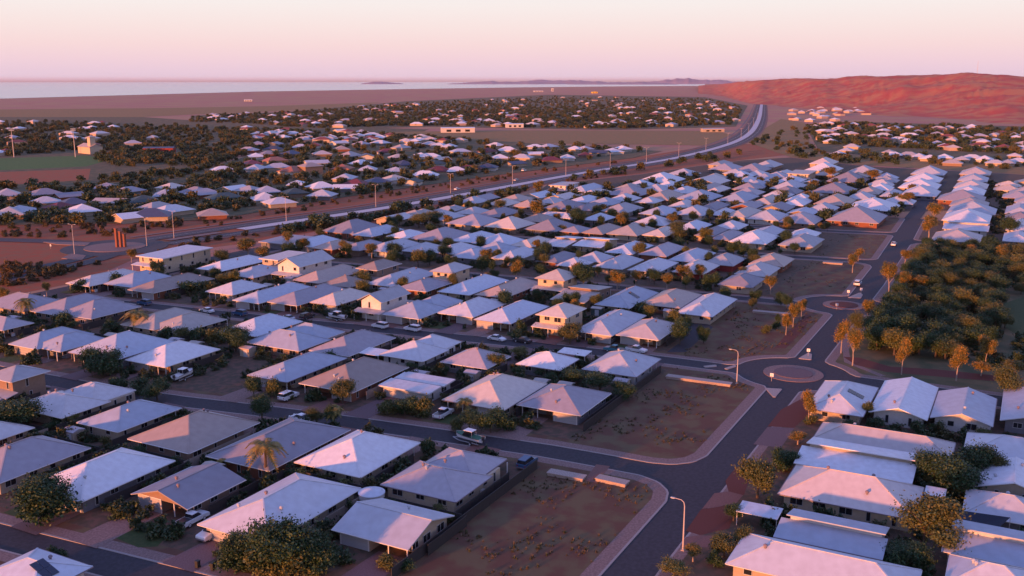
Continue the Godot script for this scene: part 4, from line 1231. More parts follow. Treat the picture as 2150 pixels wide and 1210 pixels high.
func hills() -> void:
	var n := FastNoiseLite.new(); n.seed = 8; n.frequency = 1.0; n.fractal_octaves = 5; n.fractal_type = FastNoiseLite.FRACTAL_RIDGED
	var base_y := [1400, 190, 1480, 200, 1600, 222, 1750, 236, 1900, 246, 2150, 262, 2700, 290]
	var top_y := [1400, 182, 1450, 180, 1500, 176.5, 1560, 171, 1600, 167.5, 1640, 165.5, 1690, 164.5, 1740, 166.5, 1775, 160.5, 1850, 160.5, 1920, 158.5, 1960, 156, 2030, 154, 2090, 157, 2150, 160, 2300, 152, 2700, 150]
	var cols := 260; var rows := 46
	var grid := []
	for i in cols + 1:
		var u := 1462.0 + 1238.0 * i / cols
		var d0 := Vector2(G(u, curve(base_y, u)).x, G(u, curve(base_y, u)).z).length()
		var d1 := d0 * 1.55
		var dirv := G(u, 300); dirv.y = 0; dirv = dirv.normalized()
		var fwd := dirv.dot(Vector3(0, 0, -1))
		var h1 := CAM_H + (HORIZON - curve(top_y, u)) / F * d1 * fwd
		var line := []
		for j in rows + 1:
			var k := float(j) / rows * 1.8
			var d := lerpf(d0, d1, k)
			var p := dirv * d
			var rise := smoothstep(0.0, 1.0, k) if k < 1 else 1.0 - 0.5 * smoothstep(0.0, 1.0, (k - 1) / 0.8)
			rise = lerpf(rise, pow(clampf(k, 0, 1), 1.6) if k < 1 else rise, 0.4)
			var g := n.get_noise_2d(p.x / 520.0, p.z / 520.0)
			var g2 := n.get_noise_2d(p.x / 150.0 + 9, p.z / 150.0)
			var edge := clampf(k * 2.5, 0, 1) * clampf((1.08 - k) * 4.0, 0.12, 1)
			p.y = -0.3 + h1 * rise + (g * 15.0 + g2 * 5.5 - 6.0) * edge * clampf(h1 / 60.0, 0, 1)
			line.append(p)
		grid.append(line)
	var st := SurfaceTool.new(); st.begin(Mesh.PRIMITIVE_TRIANGLES)
	for i in cols:
		for j in rows:
			quad(st, grid[i][j], grid[i + 1][j], grid[i + 1][j + 1], grid[i][j + 1])
	st.generate_normals()
	structure("hill", st.commit(), M.hill)
	# low islands off the coast
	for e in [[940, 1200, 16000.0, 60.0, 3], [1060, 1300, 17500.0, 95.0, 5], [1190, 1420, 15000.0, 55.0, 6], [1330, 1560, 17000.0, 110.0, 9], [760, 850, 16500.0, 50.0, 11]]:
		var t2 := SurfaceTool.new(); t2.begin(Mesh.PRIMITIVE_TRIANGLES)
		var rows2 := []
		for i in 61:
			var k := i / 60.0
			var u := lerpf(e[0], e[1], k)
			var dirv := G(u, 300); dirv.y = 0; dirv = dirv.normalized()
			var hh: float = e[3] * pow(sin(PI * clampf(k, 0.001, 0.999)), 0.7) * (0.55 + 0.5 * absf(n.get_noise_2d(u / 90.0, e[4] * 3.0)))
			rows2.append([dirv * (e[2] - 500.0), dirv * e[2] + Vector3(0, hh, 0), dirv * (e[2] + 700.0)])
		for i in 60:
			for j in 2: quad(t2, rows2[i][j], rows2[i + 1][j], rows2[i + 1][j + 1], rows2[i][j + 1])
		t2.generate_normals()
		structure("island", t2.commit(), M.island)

# ---------------------------------------------------------------- roads and blocks
var lots := []
func roads() -> void:
	structure("road", flat(PackedVector2Array([Vector2(50, -140), Vector2(500, -140), Vector2(500, 52), Vector2(470, 262), Vector2(330, 268), Vector2(50, 274)]), 0.04), M.asphalt)
	# blocks left of the main road
	for k in range(-1, STREETS.size()):
		var p := PackedVector2Array()
		var ts := []
		var t := 0.0
		while t <= 1.0: ts.append(t); t += 0.04
		for x in ts:
			var lo := 52.0 if k < 0 else street_s(k, lerpf(46, 266, x)) + 2.9
			p.append(Vector2(lo, lerpf(main_t(lo), 266.0, x)))
		ts.reverse()
		for x in ts:
			var hi := 500.0 if k == STREETS.size() - 1 else street_s(k + 1, lerpf(46, 266, x)) - 2.9
			p.append(Vector2(hi, lerpf(main_t(hi), 266.0 if k < 5 else 262.0, x)))
		var q := block(p, 8.0 if k < 4 else 4.0, 2.5, M.soil)
		# darker ground round the houses
		var hp := PackedVector2Array()
		for v in q: hp.append(Vector2(v.x, maxf(v.y, [70.0, 69.0, 70.0, 74.0, 70.0, 66.0, 62.0][k + 1])))
		hp = Geometry2D.intersect_polygons(inset(q, 1.6), PackedVector2Array([Vector2(0, [69.0, 69.5, 69.0, 75.0, 68.0, 66.0, 62.0][k + 1]), Vector2(600, [69.0, 69.5, 69.0, 75.0, 68.0, 66.0, 62.0][k + 1]), Vector2(600, 300), Vector2(0, 300)]))[0]
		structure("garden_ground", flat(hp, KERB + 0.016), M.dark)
		lots.append(q)
	# right of the main road
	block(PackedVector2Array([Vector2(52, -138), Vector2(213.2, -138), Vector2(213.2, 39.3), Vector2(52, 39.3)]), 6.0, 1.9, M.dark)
	lots.append(block(PackedVector2Array([Vector2(221, -138), Vector2(427, -138), Vector2(427, 40.8), Vector2(330, 39.0), Vector2(221, 39.0)]), 10.0, 2.4, M.scrub))
	block(PackedVector2Array([Vector2(431, -138), Vector2(499, -138), Vector2(499, 43.5), Vector2(431, 41)]), 3.0, 2.0, M.dark)
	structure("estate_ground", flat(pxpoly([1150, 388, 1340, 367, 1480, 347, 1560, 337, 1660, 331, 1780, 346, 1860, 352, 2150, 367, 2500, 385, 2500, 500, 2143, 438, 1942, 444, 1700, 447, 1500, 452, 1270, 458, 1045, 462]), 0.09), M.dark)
	structure("road", strip(smooth_line([Vector2(498, 48.6), Vector2(560, 49.5), Vector2(640, 51), Vector2(700, 52)]), 7.0, 0.15), M.asphalt)
	structure("road", strip([Vector2(380, -62), Vector2(500, -50), Vector2(700, -44)], 9.0, 0.19), M.asphalt)
	structure("footpath", strip([Vector2(224, 25), Vector2(232, 34), Vector2(244, 36.5), Vector2(300, 34), Vector2(360, 36)], 1.6, KERB + 0.014), M.path)
	# mulched verges
	structure("mulch_bed", flat(inset(pxpoly([1768, 750, 1795, 768, 1860, 783, 1960, 792, 2090, 803, 2105, 791, 1960, 776, 1870, 771, 1805, 752]), 0.2), KERB + 0.020), M.mulch)
	structure("mulch_bed", flat(pxpoly([1523, 1012, 1546, 982, 1578, 995, 1562, 1042, 1530, 1034]), KERB + 0.018), M.mulch)
	structure("mulch_bed", flat(pxpoly([1440, 1117, 1472, 1072, 1547, 1060, 1532, 1112, 1470, 1126]), KERB + 0.018), M.mulch)
	structure("mulch_bed", flat(pxpoly([1612, 897, 1640, 862, 1700, 830, 1712, 858, 1668, 900]), KERB + 0.018), M.mulch)
	structure("mulch_bed", flat(pxpoly([1625, 733, 1652, 702, 1690, 662, 1703, 664, 1690, 692, 1650, 733]), KERB + 0.018), M.mulch)
	structure("driveway", flat(pxpoly([1474, 1071, 1500, 1038, 1530, 1034, 1560, 1042, 1545, 1060]), KERB + 0.022), M.brick_paving)
	structure("driveway", flat(pxpoly([1440, 1130, 1470, 1126, 1500, 1128, 1485, 1152, 1428, 1150]), KERB + 0.022), M.brick_paving)
	structure("driveway", flat(pxpoly([1582, 935, 1612, 898, 1668, 901, 1640, 942]), KERB + 0.022), M.grey_paving)
	structure("driveway", flat(pxpoly([1400, 741, 1435, 715, 1440, 680, 1485, 682, 1498, 688, 1440, 741]), KERB + 0.022), M.asphalt)
	structure("paved_crossing", flat(pxpoly([1227, 1011, 1252, 977, 1281, 981, 1253, 1016]), KERB + 0.022), M.brick_paving)
	structure("lawn", flat(pxpoly([2100, 640, 2150, 625, 2260, 640, 2260, 720, 2150, 712, 2112, 690]), KERB + 0.018), M.lawn)
	structure("lawn", flat(pxpoly([232, 1128, 272, 1092, 372, 1108, 330, 1150, 290, 1152]), KERB + 0.024), M.lawn)
	# roundabouts and islands
	for e in [[RB1, 6.6, 4.3, M.grey_paving], [RB2, 6.0, 4.0, M.mulch]]:
		structure("roundabout", slab(circle(e[0], e[1]), 0.0, 0.14), M.path)
		structure("roundabout_centre", slab(circle(e[0], e[2]), 0.05, 0.26), e[3])
	for e in [[1606, 816, 1643, 818, 1626, 838], [1676, 754, 1697, 742, 1705, 745, 1704, 757], [1476, 770, 1504, 767, 1505, 771, 1482, 773], [1520, 775, 1545, 767, 1546, 771, 1527, 777], [1780, 626, 1806, 615, 1812, 620, 1808, 627], [1640, 633, 1656, 632, 1657, 635], [1664, 633, 1690, 633, 1686, 637]]:
		structure("traffic_island", slab(rounded(pxpoly(e), 0.25), 0.0, 0.16), M.concrete)
	# highway
	var line := smooth_line([Vector2(280, 314), Vector2(306, 310), Vector2(336, 305.5), Vector2(436, 292), Vector2(634, 283), Vector2(828, 269), Vector2(1120, 296), Vector2(1600, 400), Vector2(2433, 602), Vector2(3300, 815)], 14)
	highway = line
	structure("road", strip(shifted(line, -8.0), 8.4, 0.20), M.highway)
	structure("road", strip(shifted(line, 8.6), 9.0, 0.20), M.highway)
	structure("glare_and_median_strip", strip(line.slice(24), 7.0, 0.30), M.sky_glare)  # sky glare on the highway, painted as a pale strip
	structure("glare_and_median_strip", strip(line.slice(4, 18), 4.5, 0.30), M.path)
	structure("footpath", strip(shifted(line, 19.0), 2.0, 0.22), M.path)
	structure("gravel_shoulder", strip(shifted(line, 14.4), 2.6, 0.17), M.brick_paving)
	structure("gravel_shoulder", strip(shifted(line, -13.4), 2.0, 0.17), M.brick_paving)
	for o in [-8.0, 8.6]:
		structure("lane_line", strip(shifted(line, o), 0.16, 0.215), M.line)
	var west := smooth_line([Vector2(258, 316), Vector2(238, 306), Vector2(200, 302), Vector2(150, 300), Vector2(60, 298)])
	structure("road", strip(shifted(west, -3.2), 6.6, 0.204), M.highway)
	structure("road", strip(shifted(west, 5.2), 6.6, 0.204), M.highway)
	structure("road", strip(smooth_line([Vector2(262, 318), Vector2(262, 345), Vector2(258, 362), Vector2(250, 385), Vector2(240, 420)]), 8.0, 0.208), M.highway)
	structure("road", strip(smooth_line([Vector2(264, 318), Vector2(262, 295), Vector2(258, 280), Vector2(252, 268), Vector2(244, 262)]), 7.0, 0.212), M.highway)
	structure("roundabout", slab(circle(Vector2(263, 318), 20), 0.0, 0.224), M.highway)
	structure("roundabout_centre", slab(circle(Vector2(263, 318), 11.5), 0.1, 0.40), M.path)
	structure("traffic_island", slab(rounded(pxpoly([128, 544, 150, 534, 180, 538, 172, 548]), 0.5), 0.1, 0.34), M.path)
	structure("traffic_island", slab(rounded(pxpoly([85, 509, 190, 511, 182, 517, 120, 515]), 0.5), 0.1, 0.34), M.path)

func fence_label(d: Array, side: String) -> String:
	return "dark sheet fence %s %s %s house, %s" % [side, ORD[d[4]], TONE[d[1]], {"bet": "lowest street", "gam": "opposite the boat", "del": "boat street", "eps": "backing boat street", "zet": "parked car street", "iot": "main road"}[d[3]]]
func yards() -> void:
	for i in 79:
		var d: Array = HOUSES[i]
		var s: float = d[5]; var t: float = d[6]
		if d[3] in ["bet", "gam", "del", "eps", "zet"]:
			var up: bool = d[3] in ["gam", "eps"]
			var k: int = {"bet": 0, "gam": 1, "del": 1, "eps": 2, "zet": 2}[d[3]]
			var ss := street_s(k, t) + (-2.6 if up else 2.6)
			var face: float = s + (d[7] / 2 if up else -d[7] / 2)
			if absf(face - ss) > 2.5:
				var off: float = (1 if i % 2 else -1) * d[8] * 0.22
				var pv := PackedVector2Array([Vector2(ss, t + off - 2.9), Vector2(ss, t + off + 2.9), Vector2(face + (1.5 if not up else -1.5), t + off + 2.4), Vector2(face + (1.5 if not up else -1.5), t + off - 2.4)])
				structure("driveway", flat(ccw(pv), KERB + 0.026), [M.brick_paving, M.grey_paving, M.path][i % 3])
				if i % 4 == 0:
					structure("lawn", flat(ccw(PackedVector2Array([Vector2(lerpf(ss, face, 0.35), t - off - 2.6), Vector2(lerpf(ss, face, 0.35), t - off + 2.6), Vector2(lerpf(ss, face, 0.95), t - off + 2.6), Vector2(lerpf(ss, face, 0.95), t - off - 2.6)])), KERB + 0.026), M.lawn)
			var back: float = s - d[7] / 2 - 2.0 if up else s + d[7] / 2 + 2.0
			var front: float = s + d[7] / 2 - 3.5 if up else s - d[7] / 2 + 3.5
			var side: float = t - d[8] / 2 - 0.9
			var clear := true
			for e in HOUSES:
				if absf(e[6] - side) < e[8] / 2 - 0.5 and absf(e[5] - (back + front) / 2) < e[7] / 2 + 3: clear = false
			if clear: fence(Vector2(front, side), Vector2(back, side), M.fence_cream if i % 5 == 2 else M.fence, fence_label(d, "beside"))
			if d[3] in ["bet", "del", "zet"]:
				clear = true
				for e in HOUSES:
					if absf(e[6] - t) < (e[8] + d[8]) / 2 and absf(e[5] - back) < e[7] / 2 + 0.4: clear = false
				if clear: fence(Vector2(back, t - d[8] / 2), Vector2(back, t + d[8] / 2), M.fence, fence_label(d, "behind"))
	# garden sheds behind the near houses
	var sheds := 0
	for i in 79:
		var d: Array = HOUSES[i]
		if not d[3] in ["bet", "gam", "del", "eps", "zet", "eta"] or i % 3 == 0: continue
		var up := 1.0 if d[3] in ["gam", "eps", "eta"] else -1.0
		var ss: float = d[5] - up * (d[7] / 2 + 2.4); var tt: float = d[6] + (0.32 if i % 2 else -0.32) * d[8]
		var at := W(ss, tt, KERB)
		if not free_spot(at, 1.7): continue
		var o := thing("garden_shed", "small metal shed behind the %s %s house, %s" % [ORD[d[4]], TONE[d[1]], {"bet": "lowest street", "gam": "opposite the boat", "del": "boat street", "eps": "backing boat street", "zet": "parked car street", "eta": "second row behind parked cars"}[d[3]]], "shed", at, TURN, "garden sheds")
		var st := tool(); box(st, Vector3(0, 0.95, 0), Vector3(2.4, 1.95, 2.9)); part("walls", st, [M.wall_grey, M.wall_cream, M.roof_green][i % 3], o)
		st = tool(); gable(st, null, null, -1.35, 1.35, -1.6, 1.6, 2.12, 0.25, st, 0.14); part("roof", st, [M.roof_white1, M.roof_grey0, M.roof_cream2][i % 3], o)
		st = tool(); box(st, Vector3(-1.22, 0.9, 0.3), Vector3(0.06, 1.7, 1.2)); part("door", st, M.metal, o)
		sheds += 1
	# fence along the bare corner block
	fence(Vector2(97, 69.6), Vector2(140, 69.6), M.fence, "long dark fence between bare red corner block and its first houses")
	fence(Vector2(160, 69.8), Vector2(203, 69.8), M.fence, "long dark fence along the grassy corner block by its first houses")

func far_houses() -> void:
	var i := 400
	for e in WEST:
		var p := G(e[0], e[1], 3.2)
		var st := ST(p)
		var r := RandomNumberGenerator.new(); r.seed = i
		var two: bool = e.size() > 3
		house(["N" if two else ("G" if i % 7 == 0 else "H"), e[2], 2 if two else 1, "west", 0, st.x, st.y, r.randf_range(14, 19), r.randf_range(12, 15)], i, 0, r.randf() * PI)
		i += 1
	for e in SOUTH:
		var p := G(e[0], e[1], 3.2)
		var st := ST(p)
		var r := RandomNumberGenerator.new(); r.seed = i
		house(["H", e[2], 1, "south", 0, st.x, st.y, r.randf_range(13, 17), r.randf_range(11, 14)], i, 0, TURN + (PI / 2 if i % 2 else 0.0))
		i += 1
	# roofs too far to tell apart
	var st2 := SurfaceTool.new(); st2.begin(Mesh.PRIMITIVE_TRIANGLES); st2.set_smooth_group(-1)
	var cols := [Color(0.70, 0.69, 0.68), Color(0.62, 0.58, 0.54), Color(0.45, 0.43, 0.46), Color(0.60, 0.50, 0.42), Color(0.22, 0.06, 0.05), Color(0.76, 0.76, 0.76)]
	for e in [[TOWN, 150], [RIGHT_BELT, 75], [LEFT_BELT, 26], [HILL_FOOT, 34], [WEST_TOP, 45]]:
		for p in scatter(e[0], e[1]):
			st2.set_color(cols[rng.randi() % 6])
			var tb := Transform3D(Basis(Vector3.UP, rng.randf() * PI), p)
			var w := rng.randf_range(6, 10); var l := rng.randf_range(5, 7)
			var y := rng.randf_range(2.8, 3.6)
			var a := tb * Vector3(-w, y, -l); var b := tb * Vector3(w, y, -l); var c := tb * Vector3(w, y, l); var d := tb * Vector3(-w, y, l)
			var f := tb * Vector3(-w + l, y + l * 0.4, 0); var g := tb * Vector3(w - l, y + l * 0.4, 0)
			tri(st2, d, a, f); quad(st2, a, b, g, f); tri(st2, b, c, g); quad(st2, c, d, f, g)
			st2.set_color(Color(0.45, 0.34, 0.26))
			var dn := Vector3(0, -y - 0.2, 0)
			quad(st2, a, a + dn, b + dn, b); quad(st2, b, b + dn, c + dn, c); quad(st2, c, c + dn, d + dn, d); quad(st2, d, d + dn, a + dn, a)
	st2.generate_normals()
	var m := mat(Color(1, 1, 1), 0.7); m.vertex_color_use_as_albedo = true
	var o := obj("distant_houses", st2.commit(), m, self)
	o.set_meta("kind", "stuff"); o.set_meta("label", "scatter of tiny pale roofs among the distant tree belts"); o.set_meta("category", "houses")
	# single far landmarks
	far_box("office_block", "tall white block on the far skyline near the sea", "building", 1160, 192, 12, 17, 12, M.wall_white, M.roof_white)
	far_box("warehouse", "bright yellow shed on the far skyline", "building", 1248, 196, 26, 7, 30, M.yellow, M.yellow)
	far_box("long_shed", "long low white shed beside the far tree belt", "building", 961, 278, 42, 5.5, 14, M.wall_white, M.roof_white)
	far_box("long_shed", "small white shed at the tree belt edge past the field", "building", 1080, 268, 24, 5, 12, M.wall_white, M.roof_white)
	far_box("long_shed", "low pink shed at the end of the grass field by the highway", "building", 1496, 277, 28, 3.6, 10, M.wall_cream, M.roof_pink)
	far_box("long_shed", "wide pale shed on the skyline left of the white block", "building", 1130, 193, 52, 6, 20, M.wall_white, M.roof_pale)
	far_box("long_shed", "lone white shed out on the coastal plain", "building", 521, 213, 24, 5, 12, M.wall_white, M.roof_white)
	far_box("works_shed", "long pale shed at the foot of the red hill", "building", 1800, 217, 60, 6, 16, M.wall_cream, M.roof_pink)
	var ch := thing("church", "tan church with a raised tower beside the green oval", "church", G(190, 322, 0.1), -0.7)
	var w2 := tool(); box(w2, Vector3(0, 3.0, 0), Vector3(22, 6, 12)); part("nave", w2, M.wall_sunlit, ch)
	var w3 := tool(); gable(w3, null, null, -11.6, 11.6, -6.6, 6.6, 6.0, 0.45, w3, 0.5); part("roof", w3, M.roof_tan, ch)
	w3 = tool(); box(w3, Vector3(7, 7.5, 2), Vector3(5, 15, 5)); part("tower", w3, M.wall_sunlit, ch)
	w3 = tool(); hip(w3, null, null, 4.1, 9.9, -0.9, 4.9, 15.0, 0.5); part("tower_roof", w3, M.roof_tan, ch)
	far_box("school_hall", "red and blue hall beyond the oval", "building", 335, 322, 26, 5, 14, M.wall_red, M.roof_navy)
func far_box(called: String, label: String, category: String, u: float, v: float, w: float, ht: float, d: float, wm: Material, rm: Material) -> void:
	var o := thing(called, label, category, G(u, v, 0.2), 0.15)
	var st := tool(); box(st, Vector3(0, ht / 2, 0), Vector3(w, ht, d)); part("walls", st, wm, o)
	st = tool(); gable(st, null, null, -w / 2 - 0.4, w / 2 + 0.4, -d / 2 - 0.4, d / 2 + 0.4, ht + 0.1, 0.12, st, 0.4); part("roof", st, rm, o)
	for i in 3:
		st = tool(); box(st, Vector3((i - 1) * w * 0.28, ht * 0.45, d / 2 + 0.05), Vector3(w * 0.14, ht * 0.5, 0.12)); part("door" if i == 1 else "window", st, M.glass, o)

const TOWN := [400, 245, 600, 237, 850, 218, 1150, 203, 1480, 208, 1560, 226, 1540, 262, 1300, 271, 1100, 268, 900, 264, 640, 270, 560, 262, 400, 256]
const RIGHT_BELT := [1690, 264, 1800, 260, 2150, 270, 2330, 276, 2330, 325, 2150, 325, 1900, 312, 1720, 302]
const LEFT_BELT := [-150, 268, 0, 258, 130, 254, 300, 268, 345, 292, 250, 318, 150, 318, 0, 330, -150, 334]
const HILL_FOOT := [1660, 232, 1800, 225, 1830, 240, 1750, 256, 1650, 256]
const WEST_TOP := [450, 268, 640, 275, 900, 290, 1000, 296, 950, 304, 640, 300, 500, 300]
var highway := []
func off_highway(p: Vector3) -> bool:
	var v := ST(p)
	for i in highway.size() - 1:
		if Geometry2D.get_closest_point_to_segment(v, highway[i], highway[i + 1]).distance_to(v) < 15.0: return false
	return v.distance_to(Vector2(263, 318)) > 24.0
func scatter(px: Array, n: int) -> Array:
	var poly := PackedVector2Array(); var lo := Vector2(1e9, 1e9); var hi := -lo
	for i in range(0, px.size(), 2):
		var v := Vector2(px[i], px[i + 1]); poly.append(v); lo = lo.min(v); hi = hi.max(v)
	var out := []
	var guard := 0
	while out.size() < n and guard < n * 60:
		guard += 1
		var v := Vector2(rng.randf_range(lo.x, hi.x), rng.randf_range(lo.y, hi.y))
		if Geometry2D.is_point_in_polygon(v, poly) and off_highway(G(v.x, v.y)): out.append(G(v.x, v.y, 0.05))
	return out
func free_spot(p: Vector3, gap: float) -> bool:
	for e in house_refs:
		var q: Vector3 = p - e[0]
		if absf(q.dot(A2)) < e[1][7] / 2 + gap and absf(q.dot(A1)) < e[1][8] / 2 + gap: return false
	return true

func mass(called: String, label: String, category: String, mesh: Mesh, pts: Array, tones: Array, lo: float, hi: float) -> void:
	var mm := MultiMesh.new(); mm.transform_format = MultiMesh.TRANSFORM_3D; mm.use_colors = true; mm.mesh = mesh; mm.instance_count = pts.size()
	for i in pts.size():
		var sc := rng.randf_range(lo, hi)
		mm.set_instance_transform(i, Transform3D(Basis(Vector3.UP, rng.randf() * TAU).scaled(Vector3(sc, sc * rng.randf_range(0.8, 1.3), sc)), pts[i]))
		mm.set_instance_color(i, tones[rng.randi() % tones.size()])
	var o := MultiMeshInstance3D.new(); o.name = called; o.multimesh = mm; o.material_override = M.leaf
	o.set_meta("kind", "stuff"); o.set_meta("label", label); o.set_meta("category", category)
	add_child(o)
func park_place(p: Vector3) -> String:
	var v := ST(p)
	if v.distance_to(RB1) < 26: return "on the park corner by the larger roundabout"
	if v.distance_to(RB2) < 26: return "on the park edge by the smaller roundabout"
	if v.x < 236: return "in the park's red mulch border"
	if v.x > 385: return "at the park end by the house row"
	if v.y > 18: return "in the park, lining the main road"
	if v.y < 8 and v.x < 340 and v.x > 266: return "in the park beside its green lawn"
	if v.y < -8: return "in the park, away from the main road"
	return "in the thick middle of the park, %s" % ("roundabout half" if v.x < 310 else "upper half")
func vegetation() -> void:
	for e in TREES: px_tree(e[0], e[1], e[2], e[3], e[4])
	for e in PARK: px_tree(e[0], e[1], e[2], e[3], e[4], park_place(G(e[1], e[2])), "trees of the bushy park")
	var placed := []
	var guard := 0
	while placed.size() < 130 and guard < 6000:
		guard += 1
		var s := rng.randf_range(232, 412); var t := rng.randf_range(-28, 33)
		if s < 243 and t > -4: continue
		if t < 5 and s < 333 and s > 274 or t < 12 - (s - 230) * 0.17: continue
		var p := W(s, t, KERB)
		var ok := true
		for q in placed:
			if (q - p).length() < 4.4: ok = false
		if not ok: continue
		placed.append(p)
		var kd: String = ["dark", "dark", "dark", "olive", "dark", "olive", "yellow", "dark"][rng.randi() % 8]
		var ht := rng.randf_range(4.5, 7.5) if kd != "shrub" else rng.randf_range(1.8, 3.0)
		tree(kd, p, ht, ht * rng.randf_range(0.95, 1.25) if kd != "gold" else ht * 0.6, park_place(p), "trees of the bushy park")
	# hedging behind the near houses
	for i in 79:
		var d: Array = HOUSES[i]
		var up := 1.0 if d[3] in ["gam", "eps", "eta", "kap"] else -1.0
		for k in 2:
			var p := W(d[5] - up * (d[7] / 2 + 1.6), d[6] + (k - 0.5) * d[8] * 0.7, KERB)
			if rng.randf() < 0.7 and free_spot(p, 0.4): tree("shrub", p, rng.randf_range(1.6, 2.6), rng.randf_range(2.4, 3.6))
	# estate gardens
	var n := 0; guard = 0
	var seen := []
	var far_trees := []
	while n < 255 and guard < 40000:
		guard += 1
		var s := rng.randf_range(228, 640); var t := rng.randf_range(56, 262)
		var p := W(s, t, KERB)
		if t > 46 and t < 74 and s < 440 and s > 285: continue
		if absf(s - street_s(3, t)) < 2.5 or absf(s - street_s(4, t)) < 4.0: continue
		if s > 470 and t > 262 - (s - 470) * 0.35: continue
		if not free_spot(p, 0.1): continue
		var ok := true
		for q in seen:
			if (q - p).length() < 5.2: ok = false
		if not ok: continue
		seen.append(p)
		n += 1
		var kd: String = ["dark", "olive", "gold", "yellow", "dark", "dark", "shrub", "dark"][rng.randi() % 8]
		if s > 445:
			far_trees.append(W(s, t, 0.0))
			continue
		var ht := rng.randf_range(4.0, 7.0) if kd != "shrub" else rng.randf_range(1.6, 2.6)
		tree(kd, p, ht, ht * rng.randf_range(0.65, 0.95))
	# the far tree belts: one mass
	var crown := leaf_crown(34, 16, 3.4, 2.4, 3.4, 0.62, [Color(1, 1, 1), Color(0.8, 0.85, 0.8), Color(1.2, 1.1, 0.9)], 5, 0.3)
	var spots := []
	for e in [[TOWN, 4600], [LEFT_BELT, 900], [RIGHT_BELT, 1500], [WEST_TOP, 300], [[-150, 400, 0, 394, 440, 352, 640, 292, 1100, 301, 1370, 317, 1000, 370, 640, 428, 250, 470, -150, 474], 1000], [[300, 262, 640, 278, 640, 292, 440, 350, 250, 350, 180, 330, 330, 300], 600], [[1560, 300, 1690, 262, 1720, 318, 1900, 338, 1780, 345, 1660, 330], 70], [[1300, 352, 1560, 318, 1600, 330, 1480, 345, 1160, 386, 900, 452, 640, 488, 560, 500, 560, 480], 60], [[1700, 318, 2300, 345, 2300, 362, 1850, 348], 60]]:
		for p in scatter(e[0], e[1]):
			if free_spot(p, 1.0): spots.append(p)
	var mm := MultiMesh.new()
	mm.transform_format = MultiMesh.TRANSFORM_3D
	mm.use_colors = true
	mm.mesh = crown
	mm.instance_count = spots.size()
	var tones := [Color(0.036, 0.066, 0.022), Color(0.050, 0.074, 0.026), Color(0.080, 0.085, 0.026), Color(0.125, 0.100, 0.024), Color(0.042, 0.070, 0.024)]
	for i in spots.size():
		var sc := rng.randf_range(0.55, 1.15)
		mm.set_instance_transform(i, Transform3D(Basis(Vector3.UP, rng.randf() * TAU).scaled(Vector3(sc, sc * rng.randf_range(0.75, 1.15), sc)), spots[i] - Vector3(0, 0.9 * sc, 0)))
		mm.set_instance_color(i, tones[rng.randi() % 5])
	var mi := MultiMeshInstance3D.new()
	mi.name = "distant_trees"
	mi.multimesh = mm
	mi.material_override = M.leaf
	mi.set_meta("kind", "stuff"); mi.set_meta("label", "belts of small olive trees around the far suburbs"); mi.set_meta("category", "trees")
	add_child(mi)
	mass("estate_edge_trees", "small garden trees among the estate's farthest roofs", "trees", crown, far_trees, tones, 0.6, 1.0)
	# undergrowth
	var bush := leaf_crown(30, 22, 1.5, 1.0, 0.9, 0.20, [Color(1, 1, 1), Color(0.8, 0.85, 0.8), Color(1.15, 1.1, 0.9)], 15, 0.25)
	var spots2 := []
	guard = 0
	while spots2.size() < 400 and guard < 9000:
		guard += 1
		var v := Vector2(rng.randf_range(233, 424), rng.randf_range(-34, 34))
		if v.x < 243 and v.y > -4 or (v.y < 4 and v.x < 334 and v.x > 274): continue
		spots2.append(W(v.x, v.y, KERB - 0.1))
	mass("park_undergrowth", "dark low bushes crowding the ground of the park", "bushes", bush, spots2, [Color(0.028, 0.056, 0.018), Color(0.040, 0.066, 0.020), Color(0.070, 0.070, 0.022), Color(0.034, 0.060, 0.020)], 0.7, 1.6)
	spots2 = scatter([0, 560, 180, 560, 280, 540, 430, 515, 560, 495, 700, 472, 900, 448, 1000, 432, 1140, 388, 1320, 366, 1300, 352, 1000, 408, 700, 452, 540, 490, 420, 500, 200, 558, 0, 612], 170) + scatter([0, 476, 250, 474, 460, 464, 700, 422, 1000, 376, 1330, 335, 1320, 340, 1000, 386, 700, 432, 460, 474, 200, 500, 0, 500], 130)
	mass("verge_scrub", "low scrub dotted along the red highway verges", "bushes", bush, spots2.filter(func(q): return free_spot(q, 1.0)), [Color(0.060, 0.060, 0.022), Color(0.085, 0.060, 0.022), Color(0.12, 0.07, 0.02)], 0.5, 1.5)
	spots2 = []
	guard = 0
	while spots2.size() < 3200 and guard < 60000:
		guard += 1
		var v := Vector2(rng.randf_range(90, 700), rng.randf_range(-70, 262))
		if v.y > 30 and v.y < 78: continue
		if v.y < 30 and (v.x < 430 and v.x > 210 or v.x < 120): continue
		if v.x > 470 and v.y > 250 - (v.x - 470) * 0.35: continue
		var near := false
		for k in 6:
			if v.y > 46 and absf(v.x - street_s(k, v.y)) < 6.0: near = true
		var p := W(v.x, v.y, KERB - 0.1)
		for c in CARS:
			if (G(c[2], c[3], KERB) - p).length_squared() < 20.0: near = true
		if near or not free_spot(p, 0.7): continue
		var by := false
		for e in house_refs:
			if (e[0] - p).length_squared() < 190.0: by = true; break
		if by: spots2.append(p)
	mass("garden_bushes", "dark low bushes filling gaps between the estate houses", "bushes", bush, spots2, [Color(0.028, 0.056, 0.018), Color(0.040, 0.066, 0.020), Color(0.065, 0.070, 0.020), Color(0.034, 0.058, 0.020)], 0.5, 1.35)
	# tufts on the bare blocks
	var tuft := SurfaceTool.new(); tuft.begin(Mesh.PRIMITIVE_TRIANGLES); tuft.set_smooth_group(-1)
